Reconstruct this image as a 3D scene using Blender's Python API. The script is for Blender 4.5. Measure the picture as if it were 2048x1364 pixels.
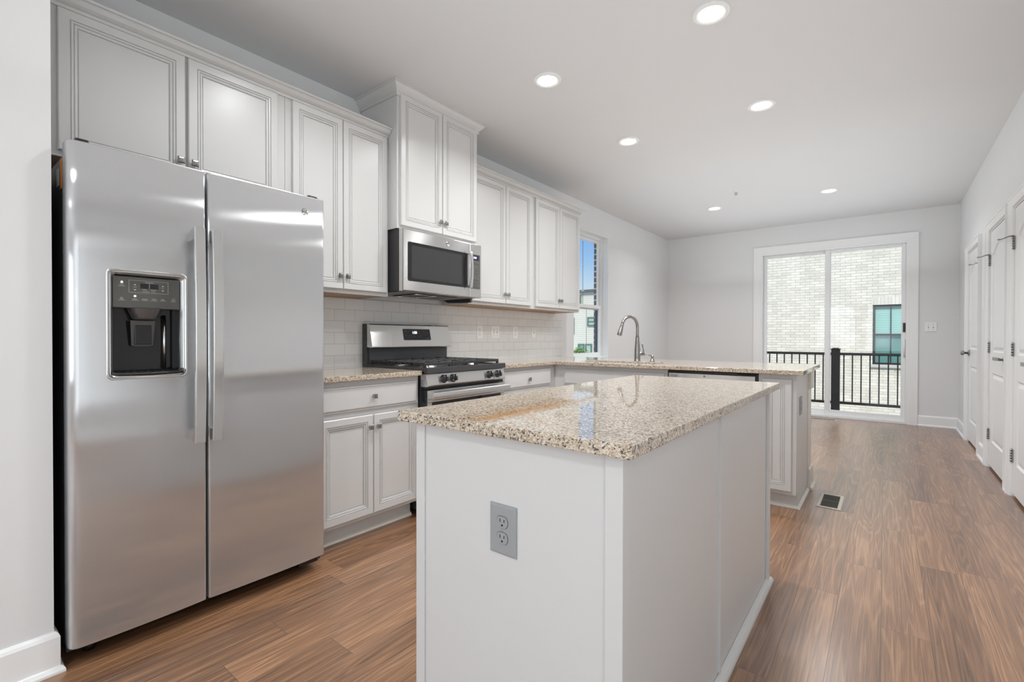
import bpy, bmesh, math, random
from mathutils import Vector, Matrix
random.seed(7)
for o in list(bpy.data.objects): bpy.data.objects.remove(o)
S = bpy.context.scene
COL = S.collection
PI = math.pi

# ------------------------------------------------------------------ camera
yaw, pit, rol = math.radians(38.147), math.radians(-.4625), math.radians(.1065)
CAM = Vector((2.9069, .1396, 1.1237))
F = Vector((-math.sin(yaw)*math.cos(pit), math.cos(yaw)*math.cos(pit), math.sin(pit)))
R0 = Vector((math.cos(yaw), math.sin(yaw), 0)); U0 = R0.cross(F)
R = R0*math.cos(rol)+U0*math.sin(rol); U = U0*math.cos(rol)-R0*math.sin(rol)
cd = bpy.data.cameras.new('camera'); cam = bpy.data.objects.new('camera', cd); COL.objects.link(cam)
cd.lens = 949.2/2048*36; cd.sensor_width = 36; cd.clip_start = .02; cd.clip_end = 300
M = Matrix((R, U, -F)).transposed().to_4x4(); M.translation = CAM
cam.matrix_world = M
S.camera = cam

# ------------------------------------------------------------------ exposure, sky, sun, daylight
S.view_settings.view_transform = 'Standard'; S.view_settings.look = 'None'
S.view_settings.gamma = 1; S.view_settings.use_curve_mapping = False
S.view_settings.exposure = 0.37

W = bpy.data.worlds.new('sky'); S.world = W; W.use_nodes = True
nt = W.node_tree; nt.nodes.clear()
def N(nt, typ, **kw):
    n = nt.nodes.new(typ)
    for k, v in kw.items():
        if k == 'inp':
            for a, b in v.items(): n.inputs[a].default_value = b
        else: setattr(n, k, v)
    return n
out = N(nt, 'ShaderNodeOutputWorld'); bg = N(nt, 'ShaderNodeBackground')
tc = N(nt, 'ShaderNodeTexCoord'); sep = N(nt, 'ShaderNodeSeparateXYZ')
ramp = N(nt, 'ShaderNodeValToRGB')
cr = ramp.color_ramp
cr.elements[0].position = 0; cr.elements[0].color = (.78, .88, .96, 1)
cr.elements[1].position = .105; cr.elements[1].color = (.60, .79, .98, 1)
for p, c in ((.155, (.36, .62, .97, 1)), (.24, (.16, .42, .92, 1)), (.42, (.40, .60, .95, 1)), (1., (.88, .93, 1, 1))):
    e = cr.elements.new(p); e.color = c
cl = N(nt, 'ShaderNodeTexNoise', inp={'Scale': 2.2, 'Detail': 6., 'Roughness': .6})
mp = N(nt, 'ShaderNodeMapping'); mp.inputs['Scale'].default_value = (1, 1, 4.5)
clr = N(nt, 'ShaderNodeMapRange', inp={1: .56, 2: .80, 3: 0., 4: .7})
mx = N(nt, 'ShaderNodeMix', data_type='RGBA'); mx.inputs[7].default_value = (.95, .97, 1, 1)
st = N(nt, 'ShaderNodeMapRange', inp={1: .42, 2: .8, 3: .72, 4: 1.6})
L = nt.links.new
L(tc.outputs['Generated'], sep.inputs[0]); L(sep.outputs['Z'], ramp.inputs[0])
L(tc.outputs['Generated'], mp.inputs[0]); L(mp.outputs[0], cl.inputs['Vector'])
L(cl.outputs[0], clr.inputs[0]); L(clr.outputs[0], mx.inputs[0])
L(ramp.outputs[0], mx.inputs[6]); L(mx.outputs[2], bg.inputs[0])
L(sep.outputs['Z'], st.inputs[0]); L(st.outputs[0], bg.inputs[1]); L(bg.outputs[0], out.inputs[0])

sd = bpy.data.lights.new('sun', 'SUN'); sd.energy = 2.4; sd.angle = math.radians(2); sd.color = (1, .93, .82)
sun = bpy.data.objects.new('sun', sd); COL.objects.link(sun)
sun.rotation_euler = Vector((-.25, .72, -.75)).to_track_quat('-Z', 'Y').to_euler()

def area(name, loc, dirv, sx, sy, e, col):
    d = bpy.data.lights.new(name, 'AREA'); d.shape = 'RECTANGLE'; d.size = sx; d.size_y = sy
    d.energy = e; d.color = col
    o = bpy.data.objects.new(name, d); COL.objects.link(o); o.location = loc
    o.rotation_euler = Vector(dirv).to_track_quat('-Z', 'Z').to_euler(); return o
# daylight through the two windows of the room's rear wall, behind the camera
area('window_daylight', (1.55, -3.93, 1.45), (0, 1, .30), 1.1, 1.6, 17, (.88, .95, 1))
area('window_daylight', (2.95, -3.93, 1.45), (0, 1, .30), 1.1, 1.6, 17, (.88, .95, 1))
area('window_daylight', (3.57, -.375, 1.30), (-1, .15, -.05), 1.8, 1.6, 12.5, (.90, .96, 1))  # fill added on the right wall, shaped like a window's daylight
# unseen uplights added to brighten the ceiling, in place of bounced flash
area('bounce_flash', (2.3, -1.6, 1.9), (0, .12, 1), 1.6, 1.6, 6, (.93, .97, 1))
area('bounce_flash', (2.1, 2.3, 1.95), (0, 0, 1), 2.4, 4.2, 9.0, (.89, .955, 1))
area('bounce_flash', (2.0, 6.2, 1.95), (0, 0, 1), 2.8, 3.4, 14.5, (.89, .955, 1))
LAMP_W = 9.8

# ------------------------------------------------------------------ materials
MATS = {}
def mat(name, col=(.8, .8, .8), rough=.5, metal=0., **k):
    if name in MATS: return MATS[name]
    m = bpy.data.materials.new(name); m.use_nodes = True
    b = m.node_tree.nodes['Principled BSDF']
    b.inputs['Base Color'].default_value = (*col, 1); b.inputs['Roughness'].default_value = rough
    b.inputs['Metallic'].default_value = metal
    for a, v in k.items(): b.inputs[a.replace('_', ' ')].default_value = v
    MATS[name] = m; return m
def nodes(m): return m.node_tree, m.node_tree.nodes['Principled BSDF']
def noise_tint(m, scale, amt, bump=0., stretch=(1, 1, 1), bscale=None):
    """gentle wear: the base colour varies with a noise; optional bump"""
    nt, b = nodes(m); c = tuple(b.inputs['Base Color'].default_value)
    tc = N(nt, 'ShaderNodeTexCoord'); mp = N(nt, 'ShaderNodeMapping'); mp.inputs['Scale'].default_value = stretch
    no = N(nt, 'ShaderNodeTexNoise', inp={'Scale': scale, 'Detail': 4.})
    mx = N(nt, 'ShaderNodeMix', data_type='RGBA')
    mx.inputs[6].default_value = tuple(x*(1-amt) for x in c[:3])+(1,); mx.inputs[7].default_value = tuple(min(1, x*(1+amt)) for x in c[:3])+(1,)
    L = nt.links.new
    L(tc.outputs['Object'], mp.inputs[0]); L(mp.outputs[0], no.inputs['Vector']); L(no.outputs[0], mx.inputs[0]); L(mx.outputs[2], b.inputs['Base Color'])
    if bump:
        n2 = N(nt, 'ShaderNodeTexNoise', inp={'Scale': bscale or scale, 'Detail': 2.}); L(mp.outputs[0], n2.inputs['Vector'])
        bp = N(nt, 'ShaderNodeBump', inp={'Strength': 1., 'Distance': bump}); L(n2.outputs[0], bp.inputs['Height']); L(bp.outputs[0], b.inputs['Normal'])
    return m
wall_m = noise_tint(mat('wall_paint', (.80, .80, .798), .75), 3, .01, .00015, bscale=260)
ceil_m = noise_tint(mat('ceiling_paint', (.72, .72, .722), .85), 3, .01, .00015, bscale=200)
trim_m = noise_tint(mat('white_trim_paint', (.90, .90, .895), .35), 5, .01)
door_m = noise_tint(mat('door_paint', (.90, .905, .91), .32), 5, .01)
cab_m = noise_tint(mat('cabinet_paint', (.645, .637, .625), .30), 6, .012)
cabwood_m = noise_tint(mat('cabinet_underside_wood', (.42, .27, .17), .55), 8, .15, stretch=(6, 1, 1))
shoe_m = noise_tint(mat('cream_shoe_paint', (.76, .72, .65), .35), 6, .012)
isl_m = noise_tint(mat('island_panel_paint', (.68, .68, .675), .33), 3, .012)
vinyl_m = mat('white_vinyl', (.90, .91, .91), .3)
black_m = mat('black_plastic', (.012, .012, .013), .4)
dark_m = mat('dark_enamel', (.035, .036, .04), .28)
side_m = noise_tint(mat('textured_black_side', (.045, .045, .048), .5), 200, .2)
iron_m = mat('cast_iron', (.035, .034, .034), .55)
dgrey_m = mat('grey_panel', (.10, .098, .09), .35)
glossblk_m = mat('black_glass', (.018, .018, .02), .06)
knobblk_m = mat('black_knob', (.02, .02, .022), .3)
chrome_m = mat('bright_chrome', (.75, .74, .72), .15, 1.)
nickel_m = mat('brushed_nickel', (.34, .33, .315), .28, 1.)
hinge_m = mat('satin_nickel_hinge', (.36, .36, .35), .35, 1.)
plate_m = mat('white_plastic', (.90, .90, .88), .3)
grey_plate_m = mat('grey_plastic', (.33, .35, .36), .38)
slot_m = mat('slot_black', (.01, .01, .01), .6)
orange_m = mat('orange_label', (.9, .25, .02), .5)
paper_m = mat('paper_label', (.7, .7, .68), .6)
legend_m = mat('legend_ink', (.75, .75, .72), .5)
rail_m = mat('black_rail_paint', (.012, .012, .012), .45)
deck_m = noise_tint(mat('deck_boards', (.45, .44, .42), .7), 4, .1)
ring_m = mat('lamp_trim', (.85, .85, .84), .4)
def emis(name, col, s):
    m = mat(name, (0, 0, 0), .5); b = nodes(m)[1]
    b.inputs['Emission Color'].default_value = (*col, 1); b.inputs['Emission Strength'].default_value = s; return m
lens_m = emis('lamp_lens', (1, .985, .96), 12)
led_m = emis('lit_digits', (.9, .95, 1), 3)
ledw_m = emis('indicator_led', (1, 1, .98), 2.5)

def steel(name, base, rough, tang, aniso=.75, wav=.0006, wsc=2.5, wst=(1, 1, 1), dif=.12):
    """brushed steel: reflections spread across the brushing direction 'tang'; low, broad waves in the sheet"""
    m = bpy.data.materials.new(name); m.use_nodes = True; nt = m.node_tree; nt.nodes.clear(); L = nt.links.new
    o = N(nt, 'ShaderNodeOutputMaterial'); g = N(nt, 'ShaderNodeBsdfAnisotropic', distribution='BECKMANN')
    g.inputs['Color'].default_value = (*base, 1); g.inputs['Roughness'].default_value = rough; g.inputs['Anisotropy'].default_value = aniso
    c = N(nt, 'ShaderNodeCombineXYZ', inp={0: tang[0], 1: tang[1], 2: tang[2]}); L(c.outputs[0], g.inputs['Tangent'])
    d = N(nt, 'ShaderNodeBsdfDiffuse'); d.inputs['Color'].default_value = (.55, .56, .57, 1)
    mx = N(nt, 'ShaderNodeMixShader'); mx.inputs[0].default_value = dif; L(g.outputs[0], mx.inputs[1]); L(d.outputs[0], mx.inputs[2]); L(mx.outputs[0], o.inputs[0])
    tc = N(nt, 'ShaderNodeTexCoord'); mp = N(nt, 'ShaderNodeMapping'); mp.inputs['Scale'].default_value = wst
    no = N(nt, 'ShaderNodeTexNoise', inp={'Scale': wsc, 'Detail': 0.}); bp = N(nt, 'ShaderNodeBump', inp={'Strength': 1., 'Distance': wav})
    L(tc.outputs['Object'], mp.inputs[0]); L(mp.outputs[0], no.inputs['Vector']); L(no.outputs[0], bp.inputs['Height']); L(bp.outputs[0], g.inputs['Normal'])
    return m
fridge_m = steel('fridge_stainless', (.62, .625, .63), .20, (0, 0, 1), .74, .0040, 1.0, (1, 1.6, 2.6), .30)
steel_m = steel('appliance_stainless', (.68, .67, .655), .25, (0, 1, 0), .6, .0004, 2.5)
steelx_m = steel('dishwasher_stainless', (.68, .68, .67), .25, (1, 0, 0), .6, .0004)
handle_m = steel('handle_stainless', (.70, .70, .69), .25, (0, 0, 1), .5, .0002, 2.5, (1, 1, 1), .2)

def glass(name, tint=(1, 1, 1), refl=1.0):
    m = bpy.data.materials.new(name); m.use_nodes = True; nt = m.node_tree; nt.nodes.clear(); L = nt.links.new
    o = N(nt, 'ShaderNodeOutputMaterial'); t = N(nt, 'ShaderNodeBsdfTransparent'); t.inputs[0].default_value = (*tint, 1)
    g = N(nt, 'ShaderNodeBsdfGlossy'); g.inputs['Roughness'].default_value = 0.
    fr = N(nt, 'ShaderNodeFresnel', inp={'IOR': 1.45}); ml = N(nt, 'ShaderNodeMath', operation='MULTIPLY')
    ge = N(nt, 'ShaderNodeNewGeometry'); ff = N(nt, 'ShaderNodeMath', operation='SUBTRACT'); ff.inputs[0].default_value = refl; L(ge.outputs['Backfacing'], ff.inputs[1]); L(ff.outputs[0], ml.inputs[1])
    mx = N(nt, 'ShaderNodeMixShader'); L(fr.outputs[0], ml.inputs[0]); L(ml.outputs[0], mx.inputs[0]); L(t.outputs[0], mx.inputs[1]); L(g.outputs[0], mx.inputs[2]); L(mx.outputs[0], o.inputs[0])
    return m
pane_m = glass('window_glass', (.988, .996, .993), 1.)
smoke_m = glass('smoked_cover', (.5, .5, .5), 1.)

def M2(nt, op, a, b=None, clamp=False):
    n = N(nt, 'ShaderNodeMath', operation=op, use_clamp=clamp)
    for i, v in enumerate((a, b)):
        if v is None: continue
        if isinstance(v, (int, float)): n.inputs[i].default_value = v
        else: nt.links.new(v, n.inputs[i])
    return n.outputs[0]

def floor_mat():
    m = mat('wood_plank_floor', (.3, .17, .1), .38); nt, b = nodes(m); L = nt.links.new
    tc = N(nt, 'ShaderNodeTexCoord'); sp = N(nt, 'ShaderNodeSeparateXYZ'); L(tc.outputs['Object'], sp.inputs[0])
    x, y = sp.outputs[0], sp.outputs[1]; w, ln = .1468, 1.22
    fx = M2(nt, 'DIVIDE', M2(nt, 'SUBTRACT', x, 2.462-.1468*40), w); row = M2(nt, 'FLOOR', fx); fr = M2(nt, 'FRACT', fx)
    wn = N(nt, 'ShaderNodeTexWhiteNoise', noise_dimensions='1D'); L(row, wn.inputs['W'])
    fy = M2(nt, 'ADD', M2(nt, 'DIVIDE', M2(nt, 'ADD', y, 20), ln), M2(nt, 'MULTIPLY', wn.outputs[0], 7.3)); cl = M2(nt, 'FLOOR', fy); fc = M2(nt, 'FRACT', fy)
    cv = N(nt, 'ShaderNodeCombineXYZ'); L(row, cv.inputs[0]); L(cl, cv.inputs[1])
    w2 = N(nt, 'ShaderNodeTexWhiteNoise', noise_dimensions='2D'); L(cv.outputs[0], w2.inputs['Vector'])
    pid = w2.outputs['Value']
    # seams
    dx = M2(nt, 'MULTIPLY', M2(nt, 'MINIMUM', fr, M2(nt, 'SUBTRACT', 1., fr)), w)
    dy = M2(nt, 'MULTIPLY', M2(nt, 'MINIMUM', fc, M2(nt, 'SUBTRACT', 1., fc)), ln)
    dm = M2(nt, 'MINIMUM', dx, dy)
    seam = N(nt, 'ShaderNodeMapRange', inp={1: .0006, 2: .0018, 3: 1., 4: 0.}); L(dm, seam.inputs[0])
    # grain coordinates, shifted per plank
    off = M2(nt, 'MULTIPLY', pid, 37.)
    def coord(sx, sy):
        c = N(nt, 'ShaderNodeCombineXYZ'); L(M2(nt, 'MULTIPLY', x, sx), c.inputs[0]); L(M2(nt, 'MULTIPLY', y, sy), c.inputs[1]); L(off, c.inputs[2]); return c.outputs[0]
    fine = N(nt, 'ShaderNodeTexNoise', inp={'Scale': 1., 'Detail': 5., 'Roughness': .65, 'Distortion': .3}); L(coord(230, 3.0), fine.inputs['Vector'])
    pore = N(nt, 'ShaderNodeTexNoise', inp={'Scale': 1., 'Detail': 3., 'Roughness': .6}); L(coord(380, 9), pore.inputs['Vector'])
    big = N(nt, 'ShaderNodeTexNoise', inp={'Scale': 1., 'Detail': 2., 'Roughness': .5, 'Distortion': .35}); L(coord(11, .62), big.inputs['Vector'])
    ring = M2(nt, 'SINE', M2(nt, 'MULTIPLY', big.outputs[0], 70.))
    ringn = M2(nt, 'ADD', M2(nt, 'MULTIPLY', ring, .5), .5)
    rp = N(nt, 'ShaderNodeValToRGB'); c = rp.color_ramp; c.interpolation = 'LINEAR'
    c.elements[0].position = 0; c.elements[0].color = (.070, .031, .015, 1); c.elements[1].position = 1; c.elements[1].color = (.53, .295, .155, 1)
    e = c.elements.new(.5); e.color = (.275, .138, .068, 1)
    # tone = plank tone + streaks
    t = M2(nt, 'ADD', M2(nt, 'MULTIPLY', pid, .22), M2(nt, 'MULTIPLY', fine.outputs[0], 1.3))
    t = M2(nt, 'ADD', t, M2(nt, 'MULTIPLY', M2(nt, 'POWER', ringn, 3.), .20))
    t = M2(nt, 'ADD', t, M2(nt, 'MULTIPLY', big.outputs[0], .5)); t = M2(nt, 'SUBTRACT', t, .645, True)
    L(t, rp.inputs[0])
    pd = N(nt, 'ShaderNodeMapRange', inp={1: .62, 2: .72, 3: 0., 4: .45}); L(pore.outputs[0], pd.inputs[0])
    m1 = N(nt, 'ShaderNodeMix', data_type='RGBA'); L(pd.outputs[0], m1.inputs[0]); L(rp.outputs[0], m1.inputs[6]); m1.inputs[7].default_value = (.09, .045, .025, 1)
    m2 = N(nt, 'ShaderNodeMix', data_type='RGBA'); L(M2(nt, 'MULTIPLY', seam.outputs[0], .75), m2.inputs[0]); L(m1.outputs[2], m2.inputs[6]); m2.inputs[7].default_value = (.10, .065, .045, 1)
    L(m2.outputs[2], b.inputs['Base Color'])
    h = M2(nt, 'SUBTRACT', M2(nt, 'MULTIPLY', fine.outputs[0], .25), M2(nt, 'MULTIPLY', seam.outputs[0], 1.))
    bp = N(nt, 'ShaderNodeBump', inp={'Strength': .8, 'Distance': .0008}); L(h, bp.inputs['Height']); L(bp.outputs[0], b.inputs['Normal'])
    rr = N(nt, 'ShaderNodeMapRange', inp={1: .3, 2: .7, 3: .34, 4: .44}); L(fine.outputs[0], rr.inputs[0]); L(rr.outputs[0], b.inputs['Roughness'])
    b.inputs['Coat Weight'].default_value = .8; b.inputs['Coat Roughness'].default_value = .24; b.inputs['Coat IOR'].default_value = 1.5
    return m
floor_m = floor_mat()

def granite(name, vein=False):
    m = mat(name, (.5, .45, .4), .035); nt, b = nodes(m); L = nt.links.new
    tc = N(nt, 'ShaderNodeTexCoord'); co = tc.outputs['Object']
    if vein:      # part coordinates start at the slab's base corner: shift back to room coordinates
        pass
    n0 = N(nt, 'ShaderNodeTexNoise', inp={'Scale': 60., 'Detail': 2.}); L(co, n0.inputs['Vector'])
    wv = N(nt, 'ShaderNodeMix', data_type='VECTOR'); wv.inputs[0].default_value = .012; L(co, wv.inputs[4]); L(n0.outputs['Color'], wv.inputs[5])
    v = N(nt, 'ShaderNodeTexVoronoi', inp={'Scale': 340.}); L(wv.outputs[1], v.inputs['Vector'])
    s1 = N(nt, 'ShaderNodeSeparateColor'); L(v.outputs['Color'], s1.inputs[0])
    v2 = N(nt, 'ShaderNodeTexVoronoi', inp={'Scale': 180.}); L(wv.outputs[1], v2.inputs['Vector'])
    s2 = N(nt, 'ShaderNodeSeparateColor'); L(v2.outputs['Color'], s2.inputs[0])
    val = M2(nt, 'ADD', M2(nt, 'MULTIPLY', s1.outputs[0], .55), M2(nt, 'MULTIPLY', s2.outputs[1], .45))
    rp = N(nt, 'ShaderNodeValToRGB'); c = rp.color_ramp; c.interpolation = 'CONSTANT'
    c.elements[0].position = 0; c.elements[0].color = (.030, .030, .031, 1)
    c.elements[1].position = .20; c.elements[1].color = (.13, .125, .12, 1)
    for p, k in ((.255, (.30, .225, .155)), (.30, (.46, .355, .25)), (.44, (.57, .465, .35)), (.70, (.72, .68, .61))):
        e = c.elements.new(p); e.color = (*k, 1)
    L(val, rp.inputs[0])
    cur = rp.outputs[0]
    if vein:
        sp = N(nt, 'ShaderNodeSeparateXYZ'); L(co, sp.inputs[0])
        nn = N(nt, 'ShaderNodeTexNoise', inp={'Scale': 9., 'Detail': 5., 'Roughness': .65}); L(co, nn.inputs['Vector'])
        wob = M2(nt, 'MULTIPLY', M2(nt, 'SUBTRACT', nn.outputs[0], .5), .09)
        dx = M2(nt, 'ABSOLUTE', M2(nt, 'ADD', M2(nt, 'SUBTRACT', sp.outputs[0], .285), wob))      # 2.10 in the room
        band = N(nt, 'ShaderNodeMapRange', inp={1: .012, 2: .040, 3: 1., 4: 0.}); L(dx, band.inputs[0])
        fy0 = N(nt, 'ShaderNodeMapRange', inp={1: .36, 2: .46, 3: 1., 4: 0.}); L(sp.outputs[1], fy0.inputs[0])
        fy1 = N(nt, 'ShaderNodeMapRange', inp={1: .004, 2: .05, 3: 0., 4: 1.}); L(sp.outputs[1], fy1.inputs[0])
        fy = N(nt, 'ShaderNodeMath', operation='MULTIPLY'); L(fy0.outputs[0], fy.inputs[0]); L(fy1.outputs[0], fy.inputs[1])
        # a faint cross stain running to the near corner
        d2 = M2(nt, 'ABSOLUTE', M2(nt, 'ADD', M2(nt, 'SUBTRACT', M2(nt, 'ADD', M2(nt, 'MULTIPLY', sp.outputs[0], .75), sp.outputs[1]), .42), wob))
        b2 = N(nt, 'ShaderNodeMapRange', inp={1: .004, 2: .02, 3: .4, 4: 0.}); L(d2, b2.inputs[0])
        f2 = N(nt, 'ShaderNodeMapRange', inp={1: .40, 2: .52, 3: 1., 4: 0.}); L(sp.outputs[0], f2.inputs[0])
        f3 = N(nt, 'ShaderNodeMapRange', inp={1: .24, 2: .30, 3: 0., 4: 1.}); L(sp.outputs[0], f3.inputs[0])
        n3 = N(nt, 'ShaderNodeTexNoise', inp={'Scale': 90., 'Detail': 3.}); L(co, n3.inputs['Vector'])
        g3 = N(nt, 'ShaderNodeMapRange', inp={1: .36, 2: .56, 3: .45, 4: 1.}); L(n3.outputs[0], g3.inputs[0])
        a = M2(nt, 'MULTIPLY', band.outputs[0], fy.outputs[0]); b_ = M2(nt, 'MULTIPLY', M2(nt, 'MULTIPLY', b2.outputs[0], f2.outputs[0]), f3.outputs[0])
        k = M2(nt, 'MULTIPLY', M2(nt, 'MAXIMUM', a, b_), M2(nt, 'MULTIPLY', g3.outputs[0], .85))
        mx = N(nt, 'ShaderNodeMix', data_type='RGBA'); L(k, mx.inputs[0]); L(cur, mx.inputs[6]); mx.inputs[7].default_value = (.52, .24, .05, 1); cur = mx.outputs[2]
    L(cur, b.inputs['Base Color'])
    b.inputs['Specular IOR Level'].default_value = .85
    return m
granite_m = granite('speckled_granite'); granv_m = granite('speckled_granite_with_rust_vein', True)

def brick(name, c1, c2, mort, wdt, hgt, rough=.85, ms=.010, axes='xz', squash=1., bump=.004, var=.5, bias=0., off=(0, 0), spec=.3):
    m = mat(name, c1, rough); nt, b = nodes(m); L = nt.links.new
    tc = N(nt, 'ShaderNodeTexCoord'); sp = N(nt, 'ShaderNodeSeparateXYZ'); L(tc.outputs['Object'], sp.inputs[0])
    cb = N(nt, 'ShaderNodeCombineXYZ')
    a, bb = ('xyz'.index(axes[0]), 'xyz'.index(axes[1]))
    L(M2(nt, 'ADD', sp.outputs[a], off[0]), cb.inputs[0]); L(M2(nt, 'ADD', sp.outputs[bb], off[1]), cb.inputs[1])
    br = N(nt, 'ShaderNodeTexBrick', offset=.5, squash=1.)
    br.inputs['Color1'].default_value = (*c1, 1); br.inputs['Color2'].default_value = (*c2, 1); br.inputs['Mortar'].default_value = (*mort, 1)
    br.inputs['Scale'].default_value = 1.; br.inputs['Mortar Size'].default_value = ms; br.inputs['Mortar Smooth'].default_value = .1
    br.inputs['Brick Width'].default_value = wdt; br.inputs['Row Height'].default_value = hgt; br.inputs['Bias'].default_value = bias
    L(cb.outputs[0], br.inputs['Vector']); cur = br.outputs['Color']
    if var:
        no = N(nt, 'ShaderNodeTexNoise', inp={'Scale': 2.6, 'Detail': 8., 'Roughness': .7}); L(tc.outputs['Object'], no.inputs['Vector'])
        mr = N(nt, 'ShaderNodeMapRange', inp={1: .3, 2: .7, 3: 1-var*.5, 4: 1+var*.25}); L(no.outputs[0], mr.inputs[0])
        hs = N(nt, 'ShaderNodeVectorMath', operation='SCALE'); L(cur, hs.inputs[0]); L(mr.outputs[0], hs.inputs['Scale']); cur = hs.outputs[0]
    L(cur, b.inputs['Base Color'])
    iv = M2(nt, 'SUBTRACT', 1., br.outputs['Fac'])
    bp = N(nt, 'ShaderNodeBump', inp={'Strength': .8, 'Distance': bump}); L(iv, bp.inputs['Height']); L(bp.outputs[0], b.inputs['Normal'])
    b.inputs['Specular IOR Level'].default_value = spec
    return m
palebrick_m = brick('pale_brick', (.84, .80, .71), (.70, .66, .58), (.60, .565, .50), .192, .0610, ms=.007, var=.32)
redbrick_m = brick('dark_red_brick', (.20, .12, .10), (.13, .13, .12), (.62, .60, .57), .215, .0775, ms=.011, axes='xz')
tile_m = brick('white_subway_tile', (.79, .787, .78), (.81, .807, .80), (.58, .575, .565), .1563, .0780, rough=.10, ms=.0016, axes='yz', bump=.0008, var=0., off=(-1.982+.1563*10-.07815*0, -.920+.078*10), spec=.5)
siding_m = brick('pale_siding', (.66, .66, .60), (.66, .66, .60), (.53, .53, .49), 30., .125, ms=.007, axes='xz', var=.05, bump=.01)
roof_m = mat('dark_roof_edge', (.09, .11, .11), .7)
concrete_m = noise_tint(mat('pale_concrete', (.55, .55, .52), .8), 2, .08)
tealpane_m = mat('teal_window_pane', (.10, .25, .23), .08)
blind_m = brick('window_blind', (.30, .55, .50), (.30, .55, .50), (.22, .42, .40), 5., .05, ms=.004, axes='xz', var=0., bump=.002, rough=.4)
greenframe_m = mat('green_window_frame', (.10, .17, .15), .4); paleglass_m = mat('pale_green_pane', (.36, .50, .43), .15)
ground_m = noise_tint(mat('asphalt_and_grass', (.30, .31, .28), .9), .6, .2)
leaf_m = noise_tint(mat('bright_leaves', (.16, .32, .05), .6), 6, .4)

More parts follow.
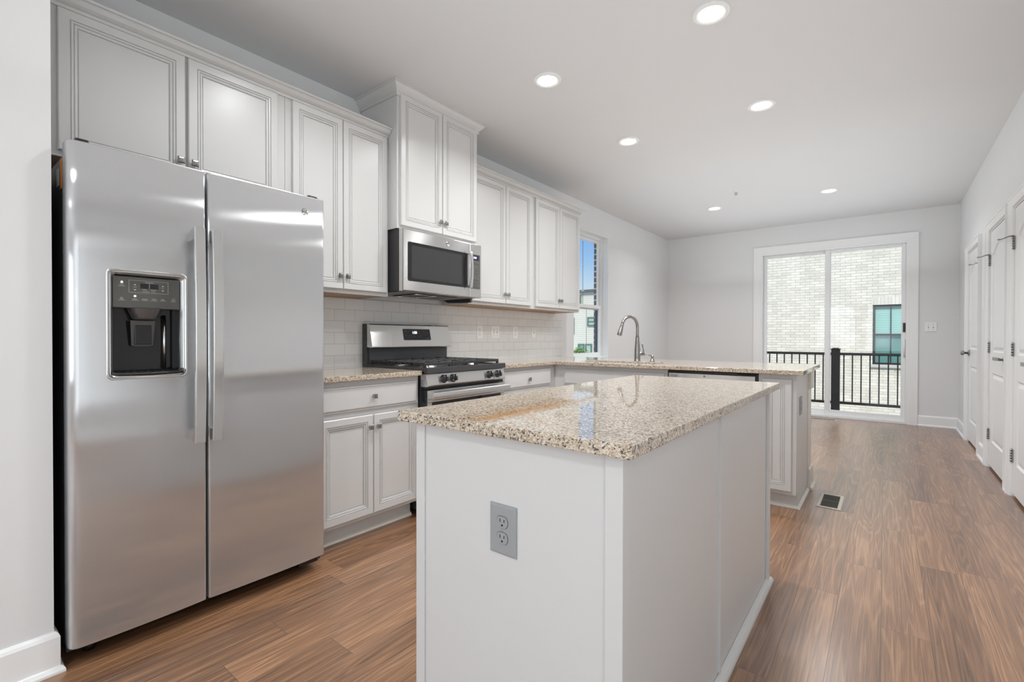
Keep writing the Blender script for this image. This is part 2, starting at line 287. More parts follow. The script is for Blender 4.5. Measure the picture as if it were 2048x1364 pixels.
# ------------------------------------------------------------------ mesh helpers
BASE = {}
class MB:
    def __init__(s): s.v = []; s.f = []; s.sm = []
    def add(s, vs, fs, sm=False):
        o = len(s.v); s.v += [tuple(v) for v in vs]
        s.f += [tuple(i+o for i in f) for f in fs]; s.sm += [sm]*len(fs); return s
    def box(s, x0, y0, z0, x1, y1, z1):
        x0, x1 = sorted((x0, x1)); y0, y1 = sorted((y0, y1)); z0, z1 = sorted((z0, z1))
        return s.add([(x0, y0, z0), (x1, y0, z0), (x1, y1, z0), (x0, y1, z0), (x0, y0, z1), (x1, y0, z1), (x1, y1, z1), (x0, y1, z1)],
                     [(0, 3, 2, 1), (4, 5, 6, 7), (0, 1, 5, 4), (1, 2, 6, 5), (2, 3, 7, 6), (3, 0, 4, 7)])
    def quad(s, *p): return s.add(p, [tuple(range(len(p)))])
    def tube(s, pts, r, n=16, cap=True, sm=True, ell=None):
        pts = [Vector(p) for p in pts]; k = len(pts); rs = r if isinstance(r, (list, tuple)) else [r]*k
        T = [(pts[min(i+1, k-1)]-pts[max(i-1, 0)]).normalized() for i in range(k)]
        a = Vector((0, 0, 1)) if abs(T[0].z) < .9 else Vector((1, 0, 0)); u = T[0].cross(a).normalized(); vs = []
        for i in range(k):
            u = (u-T[i]*u.dot(T[i])).normalized(); w = T[i].cross(u)
            for j in range(n):
                th = 2*PI*j/n; vs.append(pts[i]+(u*math.cos(th)+w*math.sin(th))*rs[i])
        fs = [(i*n+j, i*n+(j+1) % n, (i+1)*n+(j+1) % n, (i+1)*n+j) for i in range(k-1) for j in range(n)]
        s.add(vs, fs, sm)
        if cap:
            o = len(s.v)-len(vs); s.f += [tuple(o+j for j in range(n))[::-1], tuple(o+(k-1)*n+j for j in range(n))]; s.sm += [False, False]
        return s
    def cyl(s, p0, p1, r, n=24, r1=None): return s.tube([p0, p1], [r, r if r1 is None else r1], n)
    def lathe(s, c, axis, prof, n=32, sm=True):
        """prof: (radius, distance along axis)"""
        ax = Vector(axis).normalized(); a = Vector((0, 0, 1)) if abs(ax.z) < .9 else Vector((1, 0, 0)); u = ax.cross(a).normalized(); w = ax.cross(u); c = Vector(c)
        vs = [c+ax*h+(u*math.cos(2*PI*j/n)+w*math.sin(2*PI*j/n))*max(r, 1e-5) for r, h in prof for j in range(n)]
        fs = [(i*n+j, (i+1)*n+j, (i+1)*n+(j+1) % n, i*n+(j+1) % n) for i in range(len(prof)-1) for j in range(n)]
        return s.add(vs, fs, sm)
    def prism(s, poly, fn, a, b, sm=False):
        """poly: 2-D outline; fn(p,q,t)->xyz; swept from t=a to t=b"""
        n = len(poly); vs = [fn(p, q, a) for p, q in poly]+[fn(p, q, b) for p, q in poly]
        s.add(vs, [(i, (i+1) % n, n+(i+1) % n, n+i) for i in range(n)], sm)
        o = len(s.v)-2*n; s.f += [tuple(o+i for i in range(n))[::-1], tuple(o+n+i for i in range(n))]; s.sm += [False, False]; return s
    def sweep(s, path, prof, closed=False):
        """path: XY points; prof: (out, z), out to the right of travel; mitred"""
        P = [Vector(p) for p in path]; k = len(P); vs = []
        for i in range(k):
            d0 = (P[i]-P[i-1]).normalized() if (i > 0 or closed) else None
            d1 = (P[(i+1) % k]-P[i]).normalized() if (i < k-1 or closed) else None
            n0 = Vector((d0.y, -d0.x)) if d0 else None; n1 = Vector((d1.y, -d1.x)) if d1 else None
            if n0 is None: nn = n1
            elif n1 is None: nn = n0
            else:
                nn = (n0+n1); nn = nn/max(.2, nn.dot(n0))
            for o_, z in prof: vs.append((P[i].x+nn.x*o_, P[i].y+nn.y*o_, z))
        m = len(prof); seg = k if closed else k-1
        s.add(vs, [(i*m+j, i*m+(j+1) % m, ((i+1) % k)*m+(j+1) % m, ((i+1) % k)*m+j) for i in range(seg) for j in range(m)])
        if not closed:
            o = len(s.v)-len(vs); s.f += [tuple(o+j for j in range(m))[::-1], tuple(o+(k-1)*m+j for j in range(m))]; s.sm += [False, False]
        return s
    def rings(s, fn, u0, u1, z0, z1, prof, arch=0., na=10, cap=True, rad=0., capback=True):
        """nested outlines: prof = (inset, out); fn(u,z,out)->xyz; arch = rise of the top edge; rad = corner radius"""
        def outline(i):
            a, b, c, d = u0+i, u1-i, z0+i, z1-i; pts = []
            if rad:
                r = max(rad-i, .0005)
                for (cx, cz, t0) in ((b-r, c+r, -90), (b-r, d-r, 0), (a+r, d-r, 90), (a+r, c+r, 180)):
                    for k in range(6):
                        t = math.radians(t0+18*k); pts.append((cx+r*math.cos(t), cz+r*math.sin(t)))
                return pts
            pts = [(a, c), (b, c)]
            if arch:
                for k in range(na+1):
                    t = k/na; pts.append((b+(a-b)*t, d-arch+arch*(1-(2*t-1)**2)))
            else: pts += [(b, d), (a, d)]
            return pts
        O = [outline(i) for i, _ in prof]; n = len(O[0])
        vs = [fn(u, z, prof[k][1]) for k in range(len(prof)) for u, z in O[k]]
        fs = [(k*n+j, k*n+(j+1) % n, (k+1)*n+(j+1) % n, (k+1)*n+j) for k in range(len(prof)-1) for j in range(n)]
        if cap: fs.append(tuple((len(prof)-1)*n+j for j in range(n)))
        if capback: fs.append(tuple(range(n))[::-1])
        return s.add(vs, fs)
    def build(s, name, m, parent=None, bevel=0., seg=2, base=None, kind=None):
        if base is None: base = BASE[parent.name] if parent else Vector((0, 0, 0))
        me = bpy.data.meshes.new(name)
        me.from_pydata([(v[0]-base[0], v[1]-base[1], v[2]-base[2]) for v in s.v], [], s.f)
        me.materials.append(m)
        bm = bmesh.new(); bm.from_mesh(me); bmesh.ops.recalc_face_normals(bm, faces=bm.faces); bm.to_mesh(me); bm.free()
        for p, q in zip(me.polygons, s.sm): p.use_smooth = q
        o = bpy.data.objects.new(name, me); COL.objects.link(o)
        if parent: o.parent = parent
        else: o.location = base
        BASE[o.name] = Vector(base)
        if bevel:
            bv = o.modifiers.new('bevel', 'BEVEL'); bv.width = bevel; bv.segments = seg; bv.limit_method = 'ANGLE'; bv.angle_limit = math.radians(40)
        if kind: o['kind'] = kind
        return o
def tag(o, label, cat, group=None):
    o['label'] = label; o['category'] = cat
    if group: o['group'] = group
    return o
def thing(name, label, cat, base, group=None):
    o = bpy.data.objects.new(name, None); COL.objects.link(o); o.location = base; o.empty_display_size = .05
    BASE[o.name] = Vector(base); return tag(o, label, cat, group)
def B(*a): return MB().box(*a)
def text(name, s, size, pos, right, up, m, parent, depth=.0004, align='CENTER'):
    c = bpy.data.curves.new(name, 'FONT'); c.body = s; c.size = size; c.align_x = align; c.align_y = 'CENTER'; c.extrude = depth; c.resolution_u = 2
    t = bpy.data.objects.new(name, c); COL.objects.link(t)
    bpy.context.view_layer.update()
    me = bpy.data.meshes.new_from_object(t.evaluated_get(bpy.context.evaluated_depsgraph_get()))
    bpy.data.objects.remove(t); bpy.data.curves.remove(c)
    r, u = Vector(right), Vector(up); n = r.cross(u); M = Matrix((r, u, n)).transposed().to_4x4()
    base = BASE[parent.name]; M.translation = Vector(pos)-base; me.transform(M)
    me.materials.clear(); me.materials.append(m)
    o = bpy.data.objects.new(name, me); COL.objects.link(o); o.parent = parent; BASE[o.name] = Vector(base); return o
# face mappings: cabinets on the left wall face +X, peninsula and island ends face -Y, right wall faces -X
def FX(x): return lambda u, z, o: (x+o, u, z)
def FY(y): return lambda u, z, o: (u, y-o, z)
def FXn(x): return lambda u, z, o: (x-o, u, z)
def struct(name, mb, m, parent=None, bevel=0.): return mb.build(name, m, parent, bevel, kind='structure')

# ------------------------------------------------------------------ room shell
ZC, YF, XR, YB = 2.775, 8.143, 3.626, -4.0
struct('floor', B(-.30, YB-.15, -.12, XR+1.0, YF+.20, 0), floor_m)
struct('ceiling', B(-.30, YB-.15, ZC, XR+1.0, YF+.20, ZC+.2), ceil_m)
WY0, WY1, WZ0, WZ1 = 5.02, 5.916, .85, 2.446          # window opening in the left wall
wl = MB().box(-.15, .437, 0, 0, WY0, ZC).box(-.15, WY1, 0, 0, YF+.2, ZC).box(-.15, WY0, 0, 0, WY1, WZ0).box(-.15, WY0, WZ1, 0, WY1, ZC)
struct('wall_left', wl, wall_m)
wb = MB().box(-.205, .3, -.12, -.151, WY0+.03, ZC+.3).box(-.205, WY1-.015, -.12, -.151, YF+.2, ZC+.3).box(-.205, WY0, -.12, -.151, WY1, WZ0-.02).box(-.205, WY0, WZ1+.02, -.151, WY1, ZC+.3)
struct('wall_left_outside', wb, redbrick_m)
struct('wall_nook', B(-.30, YB, 0, .725, .437, ZC), wall_m)
DX0, DX1, DZ1 = 1.40, 3.165, 2.405                      # sliding door opening in the far wall
wf = MB().box(-.30, YF, 0, DX0, YF+.2, ZC).box(DX1, YF, 0, XR+.15, YF+.2, ZC).box(DX0, YF, DZ1, DX1, YF+.2, ZC)
struct('wall_far', wf, wall_m)
wr = MB(); DOORS = [(6.50, 7.30), (5.205, 5.965), (4.225, 4.985)]
ys = [YB]
WR0, WR1 = -1.32, .58                                  # window added in the right wall for the fill light, behind the camera
for a, b in sorted(DOORS+[(WR0, WR1)]): ys += [a-.012, b+.012]
ys.append(YF+.2)
for i in range(0, len(ys), 2): wr.box(XR, ys[i], 0, XR+.12, ys[i+1], ZC)
for a, b in DOORS: wr.box(XR, a-.012, 2.052, XR+.12, b+.012, ZC)
wr.box(XR, WR0-.012, 0, XR+.12, WR1+.012, .44).box(XR, WR0-.012, 2.16, XR+.12, WR1+.012, ZC)
wr.box(XR+.85, YB, 0, XR+.95, YF+.2, ZC)                # back of the closets behind the doors
struct('wall_right', wr, wall_m)
rear = MB()
for x0, x1 in ((-.3, 1.0), (2.1, 2.4), (3.5, XR+.1)): rear.box(x0, YB-.15, 0, x1, YB, ZC)
for x0, x1 in ((1.0, 2.1), (2.4, 3.5)): rear.box(x0, YB-.15, 0, x1, YB, .6); rear.box(x0, YB-.15, 2.3, x1, YB, ZC)
struct('wall_rear', rear, wall_m)
for n, (x0, x1) in ((2, (1.0, 2.1)), (3, (2.4, 3.5))):
    fr = MB().box(x0, YB-.10, .6, x0+.05, YB-.03, 2.3).box(x1-.05, YB-.10, .6, x1, YB-.03, 2.3).box(x0+.05, YB-.10, .6, x1-.05, YB-.03, .65).box(x0+.05, YB-.10, 2.25, x1-.05, YB-.03, 2.3).box(x0+.05, YB-.10, 1.42, x1-.05, YB-.03, 1.47)
    w = struct('window_%d' % n, fr, vinyl_m)
    struct('pane', B(x0+.05, YB-.07, .65, x1-.05, YB-.065, 2.25), pane_m, w)

a, b = WR0-.012, WR1+.012
fr = MB().box(XR+.03, a, .44, XR+.10, a+.05, 2.16).box(XR+.03, b-.05, .44, XR+.10, b, 2.16).box(XR+.03, a+.05, .44, XR+.10, b-.05, .49).box(XR+.03, a+.05, 2.11, XR+.10, b-.05, 2.16).box(XR+.03, a+.05, 1.42, XR+.10, b-.05, 1.47)
w = struct('window_4', fr, vinyl_m)  # window made up to go with the added fill light
struct('pane', B(XR+.06, a+.05, .49, XR+.065, b-.05, 2.11), pane_m, w)

# baseboards
bprof = [(0, 0), (.026, 0), (.026, .008), (.020, .020), (.014, .022), (.014, .118), (.010, .128), (.004, .135), (0, .135)]
struct('baseboard_nook', MB().sweep([(.725, YB), (.725, .437), (.66, .437)], bprof), trim_m)
struct('baseboard_left', MB().sweep([(0, 4.46), (0, YF)], bprof), trim_m)
struct('baseboard_far', MB().sweep([(0, YF), (1.325, YF)], bprof).sweep([(3.245, YF), (XR, YF)], bprof), trim_m)
br = MB()
for a, b in ((YF, 7.37), (6.43, 6.032), (5.138, 5.052), (4.158, YB)): br.sweep([(XR, a), (XR, b)], bprof)
struct('baseboard_right', br, trim_m)

# window on the left wall: vinyl double-hung sash set back in a drywall return
w1 = MB(); xa, xb = -.145, -.085
w1.box(xa, WY0, WZ0, xb, WY0+.03, WZ1).box(xa, WY1-.03, WZ0, xb, WY1, WZ1).box(xa, WY0+.03, WZ1-.035, xb, WY1-.03, WZ1).box(xa, WY0+.03, WZ0, xb, WY1-.03, WZ0+.03)
win = struct('window_1', w1, vinyl_m, bevel=.003)
def sash(name, x0, x1, z0, z1, st=.045):
    m = MB().box(x0, WY0+.03, z0, x1, WY0+.03+st, z1).box(x0, WY1-.03-st, z0, x1, WY1-.03, z1).box(x0, WY0+.03+st, z1-st, x1, WY1-.03-st, z1).box(x0, WY0+.03+st, z0, x1, WY1-.03-st, z0+st)
    s = struct(name, m, vinyl_m, win, .003)
    struct('pane', B((x0+x1)/2-.003, WY0+.03+st, z0+st, (x0+x1)/2, WY1-.03-st, z1-st), pane_m, s); return s
sash('upper_sash', -.140, -.115, 1.485, 2.412, .040); sash('lower_sash', -.113, -.088, .88, 1.545, .045)
struct('screen_edge', B(-.160, WY1-.075, .87, -.145, WY1-.03, 1.50), mat('grey_screen_frame', (.07, .10, .12), .4), win)
struct('screen_rod', MB().cyl((-.150, 5.50, 1.50), (-.150, 5.50, 2.40), .0035, 8).cyl((-.150, 5.60, .88), (-.150, 5.60, 1.49), .003, 8), mat('grey_rod', (.25, .27, .28), .4), win)
rc = MB()
for z in (2.37, 2.05, 1.72): rc.lathe((-.150, 5.50, z), (0, 0, 1), [(.0, -.008), (.010, -.008), (.016, .0), (.016, .008), (0, .010)], 12)
struct('rod_clip', rc, vinyl_m, win)
struct('trim_1', B(-.085, WY0, WZ0-.004, .004, WY1, WZ0+.022), trim_m, None, .003)

struct('trim_2', MB().box(-.085, WY1-.006, WZ0+.022, .002, WY1-.0005, WZ1-.006).box(-.085, WY0+.0005, WZ0+.022, .002, WY0+.006, WZ1-.006).box(-.085, WY0+.0005, WZ1-.006, .002, WY1-.0005, WZ1-.0005), trim_m)  # white liner added for the daylight brightness of the jamb

# ------------------------------------------------------------------ sliding door in the far wall
casp = [(0, 0), (.012, 0), (.018, .012), (.018, .030), (.014, .036), (.020, .070), (.020, .085), (.016, .092), (0, .092)]
def casing(name, fn, u0, u1, z1, wdt=.085, parent=None, m=trim_m, out=.02):
    mb = MB()
    pf = [(0, 0), (0, out), (wdt*.12, out), (wdt*.2, out*.8), (wdt*.5, out*.72), (wdt*.62, out*.6), (wdt*.85, out*.55), (wdt*.95, out*.45), (wdt, out*.3), (wdt, 0)]
    # three mitred legs, outline from outside (0) to inside (wdt)
    P = lambda i: [(u0+i, 0), (u0+i, z1-i), (u1-i, z1-i), (u1-i, 0)]
    vs = [fn(u, z, o) for i, o in pf for u, z in P(i)]; n = len(pf)
    fs = [(k*4+j, k*4+j+1, ((k+1) % n)*4+j+1, ((k+1) % n)*4+j) for k in range(n) for j in range(3)]
    fs += [tuple(k*4 for k in range(n)), tuple(k*4+3 for k in range(n))[::-1]]
    mb.add(vs, fs); return struct(name, mb, m, parent)
d4 = casing('door_4', FY(YF), 1.325, 3.243, 2.485, .095)
fr = MB().box(DX0, YF-.004, 0, DX0+.045, YF+.15, DZ1).box(DX1-.045, YF-.004, 0, DX1, YF+.15, DZ1).box(DX0+.045, YF-.004, DZ1-.045, DX1-.045, YF+.15, DZ1).box(DX0+.045, YF-.004, 0, DX1-.045, YF+.15, .035)
struct('door_frame', fr, vinyl_m, d4, .003)
def slider(name, x0, x1, y, sl, sr, glass_z=(.105, 2.325)):
    m = MB().box(x0, y, .035, x0+sl, y+.04, 2.36).box(x1-sr, y, .035, x1, y+.04, 2.36).box(x0+sl, y, glass_z[1], x1-sr, y+.04, 2.36).box(x0+sl, y, .035, x1-sr, y+.04, glass_z[0])
    s = struct(name, m, vinyl_m, d4, .004)
    struct('pane', B(x0+sl, y+.016, glass_z[0], x1-sr, y+.022, glass_z[1]), pane_m, s); return s
slider('fixed_panel', DX0+.045, 2.30, YF+.085, .045, .055)
sp = slider('sliding_panel', 2.235, DX1-.045, YF+.035, .060, .045)
hd = MB().tube([(3.105, YF+.035, 1.10), (3.105, YF-.002, 1.08), (3.105, YF-.008, 1.0), (3.105, YF-.002, .90), (3.105, YF+.035, .88)], .009, 10)
struct('door_handle', hd, vinyl_m, sp)
struct('door_lock', B(3.092, YF+.022, 1.20, 3.118, YF+.036, 1.32), black_m, sp, .002)

# ------------------------------------------------------------------ panelled doors in the right wall
dprof = [(0, 0), (.004, -.004), (.012, -.009), (.020, -.009), (.040, -.002), (.046, -.001)]
def panel_door(i, y0, y1, hinge_far, lever):
    d = casing('door_%d' % i, FXn(XR), y0-.067, y1+.067, 2.115, .057, out=.028)
    jm = MB().box(XR, y0-.012, 0, XR+.11, y0-.002, 2.05).box(XR, y1+.002, 0, XR+.11, y1+.012, 2.05).box(XR, y0-.012, 2.045, XR+.11, y1+.012, 2.052)
    struct('jamb', jm, trim_m, d)
    X = XR+.002; z0, z1 = .022, 2.040; st = .115
    sl = MB().box(X+.012, y0, z0, X+.035, y1, z1)
    lz = (z0, .235), (.825, 1.005), (1.88, z1)
    sl.box(X, y0, z0, X+.012, y0+st, z1).box(X, y1-st, z0, X+.012, y1, z1)
    for a, b in lz[:2]: sl.box(X, y0+st, a, X+.012, y1-st, b)
    fn = FXn(X)
    sl.rings(fn, y0+st, y1-st, lz[0][1], lz[1][0], dprof, capback=False)
    A = .075                               # gently arched head of the upper panel
    sl.rings(fn, y0+st, y1-st, lz[1][1], lz[2][0]+.03, dprof, arch=A, capback=False)
    ytop = lz[2][0]+.03; n = 10; pts = []
    for k in range(n+1):
        t = k/n; pts.append((y1-st+(y0-y1+2*st)*t, ytop-A+A*(1-(2*t-1)**2)))
    for k in range(n):
        (a, za), (b, zb) = pts[k], pts[k+1]; sl.quad(fn(a, za, 0), fn(b, zb, 0), fn(b, z1, 0), fn(a, z1, 0))
    slab = struct('slab', sl, door_m, d)
    hy = y1+.001 if hinge_far else y0-.001; s = 1 if hinge_far else -1
    for k, z in enumerate((.29, 1.045, 1.80)):
        h = MB()
        for q in range(5): h.cyl((XR-.006, hy, z-.044+q*.018), (XR-.006, hy, z-.0275+q*.018), .0065, 10)
        h.box(XR-.003, hy-.026, z-.044, XR+.001, hy+.002, z+.044)
        h.cyl((XR-.006, hy, z-.048), (XR-.006, hy, z+.050), .004, 8)
        if k == 2: h.tube([(XR-.006, hy, z+.048), (XR-.030, hy-.02*s, z+.046), (XR-.055, hy+.035, z+.040), (XR-.075, hy+.06, z+.040)], [.006, .005, .004, .006], 8)
        struct('hinge', h, hinge_m, slab)
    hy2 = (y0+.065) if hinge_far else (y1-.065); dr = 1 if hinge_far else -1; z = .962
    k = MB().lathe((XR-.001, hy2, z), (-1, 0, 0), [(0, 0), (.032, 0), (.032, .006), (.026, .010), (.013, .012), (.012, .040), (0, .040)], 24)
    if lever: k.prism([(-.012, -.012), (.012, -.012), (.014, .0), (.012, .012), (-.012, .012)], lambda p, q, t: (XR-.048+p*.6, hy2+t, z+q), -.012, .125*dr)
    else: k.lathe((XR-.036, hy2, z), (-1, 0, 0), [(.012, 0), (.024, .006), (.027, .016), (.022, .028), (.01, .032), (0, .033)], 24)
    struct('door_handle', k, nickel_m, slab)
panel_door(1, *DOORS[0], False, False); panel_door(2, *DOORS[1], True, True); panel_door(3, *DOORS[2], True, True)

# ------------------------------------------------------------------ cabinetry
cprof = [(0, -.020), (0, -.003), (.003, 0), (.036, 0), (.0366, -.0055), (.0398, -.0055), (.0405, -.0012), (.0465, -.0022), (.0472, -.0080), (.0506, -.0080), (.0514, -.0045), (.0585, -.0060), (.0592, -.0130), (.0630, -.0130), (.0638, -.0095)]
dwprof = [(0, -.020), (0, -.008), (.003, -.0055), (.007, -.0055), (.0085, -.0080), (.0105, -.0080), (.013, -.0010), (.017, 0)]
def cab_door(parent, fn, u0, u1, z0, z1, knob=None, name='door', prof=cprof):
    d = MB().rings(fn, u0, u1, z0, z1, prof).build(name, cab_m, parent)
    if knob: cab_knob(d, fn, *knob)
    return d
def cab_knob(parent, fn, u, z):
    k = MB(); s = .0145
    k.lathe(fn(u, z, 0), Vector(fn(0, 0, 1))-Vector(fn(0, 0, 0)), [(.009, 0), (.0065, .004), (.0055, .012)], 12)
    k.rings(fn, u-s, u+s, z-s, z+s, [(.002, .012), (0, .0145), (0, .017), (.003, .0205), (.0075, .0215), (.0085, .0235)])
    return k.build('knob', nickel_m, parent)
def upper(label, x, y0, y1, z0, z1, doors, knobz, dz0, dz1, wood=True):
    t = thing('wall_cabinet', label, 'cabinet', (0, y0, z0), 'grey-white wall cabinets')
    m = MB().box(.001, y0, z0+.018, x, y1, z1)
    m.box(x-.019, y0, z0, x, y1, z0+.018).box(.001, y0, z0, x-.019, y0+.012, z0+.018).box(.001, y1-.012, z0, x-.019, y1, z0+.018)
    m.build('body', cab_m, t)
    if wood: B(.002, y0+.0125, z0+.001, x-.0195, y1-.0125, z0+.0178).build('underside', cabwood_m, t)
    mid = None
    for i, (a, b) in enumerate(doors):
        ky = (b-.022) if i == 0 else (a+.022)
        cab_door(t, FX(x+.021), a, b, dz0, dz1, (ky, knobz))
    return t
UZ1 = 2.462
upper('wide wall cabinet with two doors above the stainless fridge', .305, .463, 1.425, 1.846, UZ1, ((.512, .948), (.961, 1.379)), 1.942, 1.868, 2.434)
upper('wall cabinet with two tall doors between fridge and microwave', .305, 1.427, 2.113, 1.390, UZ1, ((1.462, 1.770), (1.775, 2.094)), 1.492, 1.414, 2.434)
upper('tall deeper wall cabinet reaching the ceiling above the microwave', .40, 2.114, 2.884, 1.836, 2.72, ((2.134, 2.500), (2.506, 2.862)), 1.938, 1.857, 2.712, False)
upper('wall cabinet with two tall doors just right of the microwave', .305, 2.886, 3.777, 1.390, UZ1, ((2.915, 3.338), (3.345, 3.722)), 1.492, 1.414, 2.434)
upper('last wall cabinet with two narrow doors next to the window', .305, 3.779, 4.620, 1.390, UZ1, ((3.792, 4.203), (4.209, 4.602)), 1.492, 1.414, 2.434)
crp = [(0, 2.440), (.008, 2.440), (.010, 2.446), (.010, 2.452), (.018, 2.455), (.030, 2.463), (.040, 2.476), (.044, 2.480), (.052, 2.481), (.052, 2.492), (0, 2.492)]
def crown(lab, path, prof): tag(MB().sweep(path, prof).build('crown_moulding', cab_m, base=(path[0][0], path[0][1], prof[0][1])), lab, 'moulding', 'crown mouldings on the wall cabinets')
crown('crown moulding along the cabinets over fridge and counter, left run', [(.306, .440), (.306, 2.111)], crp)
crown('crown moulding along the cabinets beside the window, right run', [(.306, 2.887), (.306, 4.621), (.002, 4.621)], crp)
crp2 = [(0, 2.700), (.006, 2.700), (.012, 2.708), (.012, 2.713), (.006, 2.716), (.010, 2.722), (.018, 2.730), (.030, 2.742), (.040, 2.758), (.044, 2.762), (.054, 2.764), (.054, 2.774), (0, 2.774)]
crown('crown moulding wrapping the tall cabinet and meeting the ceiling', [(.002, 2.113), (.401, 2.113), (.401, 2.885), (.002, 2.885)], crp2)

# base cabinet left of the range
def toe(t, mb, shoe):
    mb.build('toe_kick', cab_m, t); shoe.build('shoe_moulding', shoe_m, t)
sprof = [(0, 0), (.016, 0), (.015, .006), (.011, .012), (.005, .016), (0, .018)]
t = thing('base_cabinet', 'base cabinet with one drawer and two doors beside the fridge', 'cabinet', (0, 1.40, 0), 'grey-white base cabinets')
B(.001, 1.400, .10, .610, 2.112, .884).build('body', cab_m, t, .001)
toe(t, B(.001, 1.400, .0, .548, 2.100, .10), MB().sweep([(.548, 1.400), (.548, 2.100)], [(o, z*1.2) for o, z in sprof]))
cab_door(t, FX(.631), 1.440, 2.094, .716, .852, (1.770, .790), 'drawer', dwprof)
cab_door(t, FX(.631), 1.440, 1.768, .124, .684, (1.745, .617)); cab_door(t, FX(.631), 1.773, 2.094, .124, .684, (1.797, .617))
# base cabinet right of the range
t = thing('base_cabinet', 'base cabinet with a single drawer between range and corner', 'cabinet', (0, 2.890, 0), 'grey-white base cabinets')
B(.001, 2.890, .10, .610, 4.240, .884).build('body', cab_m, t, .001)
toe(t, B(.001, 2.890, 0, .548, 3.640, .10), MB().sweep([(.548, 2.890), (.548, 3.70)], sprof))
cab_door(t, FX(.631), 2.935, 3.590, .716, .852, (3.262, .782), 'drawer', dwprof)
cab_door(t, FX(.631), 2.935, 3.260, .124, .684, (3.237, .617)); cab_door(t, FX(.631), 3.265, 3.590, .124, .684, (3.29, .617))
# peninsula: sink base, dishwasher, narrow end cabinet
PY = 3.680
t = thing('sink_cabinet', 'sink base cabinet with a wide blank drawer front in the corner', 'cabinet', (.612, PY, 0), 'grey-white base cabinets')
sm = MB().box(.611, PY, .10, 1.622, PY+.018, .884).box(.611, PY+.018, .10, .63, 4.240, .884).box(1.604, PY+.018, .10, 1.622, 4.240, .884).box(.63, 4.222, .10, 1.604, 4.240, .884).box(.63, PY+.018, .10, 1.604, 4.222, .12)
sm.build('body', cab_m, t, .001)
toe(t, B(.612, PY+.062, 0, 1.622, PY+.50, .10), MB().sweep([(.612, PY+.062), (1.622, PY+.062)], sprof))
cab_door(t, FY(PY-.021), .712, 1.598, .716, .848, None, 'drawer', dwprof)
cab_door(t, FY(PY-.021), .712, 1.153, .124, .684, (1.13, .617)); cab_door(t, FY(PY-.021), 1.158, 1.598, .124, .684, (1.18, .617))
t = thing('end_cabinet', 'narrow base cabinet with one slim door at the peninsula end', 'cabinet', (2.240, PY, 0), 'grey-white base cabinets')
B(2.240, PY, .10, 2.462, 4.240, .884).build('body', cab_m, t, .001)
toe(t, B(2.240, PY+.062, 0, 2.462, 4.240, .10), MB().sweep([(2.240, PY+.062), (2.463, PY+.062), (2.463, 4.245)], sprof))
cab_door(t, FY(PY-.021), 2.264, 2.436, .124, .852, None)
# half wall behind the peninsula that carries the overhang
t = thing('half_wall', 'painted half wall behind the peninsula cabinets under the overhang', 'wall', (.0, 4.245, 0))
B(.002, 4.245, 0, 2.466, 4.420, .882).build('panel', shoe_m, t, .001)
B(2.4665, 4.262, .745, 2.482, 4.436, .882).build('cleat', shoe_m, t, .001)
MB().sweep([(2.467, 4.250), (2.467, 4.421), (.03, 4.421)][::-1][::-1], [(0, 0), (.013, 0), (.013, .135), (.009, .150), (0, .152)][::1]).build('baseboard', shoe_m, t)
MB().sweep([(2.481, 4.240), (2.481, 4.436), (.03, 4.436)], [(o*1.1, z*1.3) for o, z in sprof]).build('shoe_moulding', shoe_m, t)

# ------------------------------------------------------------------ countertops
ZT, ZB = .914, .885
tag(B(.002, 1.400, ZB, .648, 2.113, ZT).build('countertop', granite_m, None, .003, base=(0, 1.4, ZB)), 'speckled granite counter between fridge and range', 'countertop', 'granite countertops')
# L-shaped counter with the sink cut-out
SX0, SX1, SY0, SY1 = .80, 1.50, 3.735, 4.055
pc = MB()
pc.box(.002, 2.889, ZB, .648, 3.624, ZT)
bmv = [(.002, 3.624), (SX0, 3.624), (SX1, 3.624), (2.506, 3.624), (.002, SY0), (SX0, SY0), (SX1, SY0), (2.506, SY0), (.002, SY1), (SX0, SY1), (SX1, SY1), (2.506, SY1), (.002, 4.591), (SX0, 4.591), (SX1, 4.591), (2.506, 4.591)]
def lslab():
    xs = [.002, .648, SX0, SX1, 2.506]; yy = [2.889, 3.624, SY0, SY1, 4.591]; m = MB(); idx = {}
    vs, fs = [], []
    def V(x, y, z):
        k = (x, y, z)
        if k not in idx: idx[k] = len(vs); vs.append(k)
        return idx[k]
    def inside(i, j):
        if i < 0 or j < 0 or i > 3 or j > 3: return False
        if j == 0: return i == 0
        if j == 2 and i == 2: return False
        return True
    for i in range(4):
        for j in range(4):
            if not inside(i, j): continue
            a, b, c, d = xs[i], xs[i+1], yy[j], yy[j+1]
            fs.append((V(a, c, ZT), V(b, c, ZT), V(b, d, ZT), V(a, d, ZT))); fs.append((V(a, c, ZB), V(a, d, ZB), V(b, d, ZB), V(b, c, ZB)))
            for di, dj, p, q in ((-1, 0, (a, c), (a, d)), (1, 0, (b, d), (b, c)), (0, -1, (b, c), (a, c)), (0, 1, (a, d), (b, d))):
                if not inside(i+di, j+dj): fs.append((V(*p, ZT), V(*q, ZT), V(*q, ZB), V(*p, ZB)))
    return m.add(vs, fs)
tag(lslab().build('countertop', granite_m, None, .003, base=(0, 2.889, ZB)), 'L-shaped speckled granite counter from range round to the peninsula, holding the sink', 'countertop', 'granite countertops')

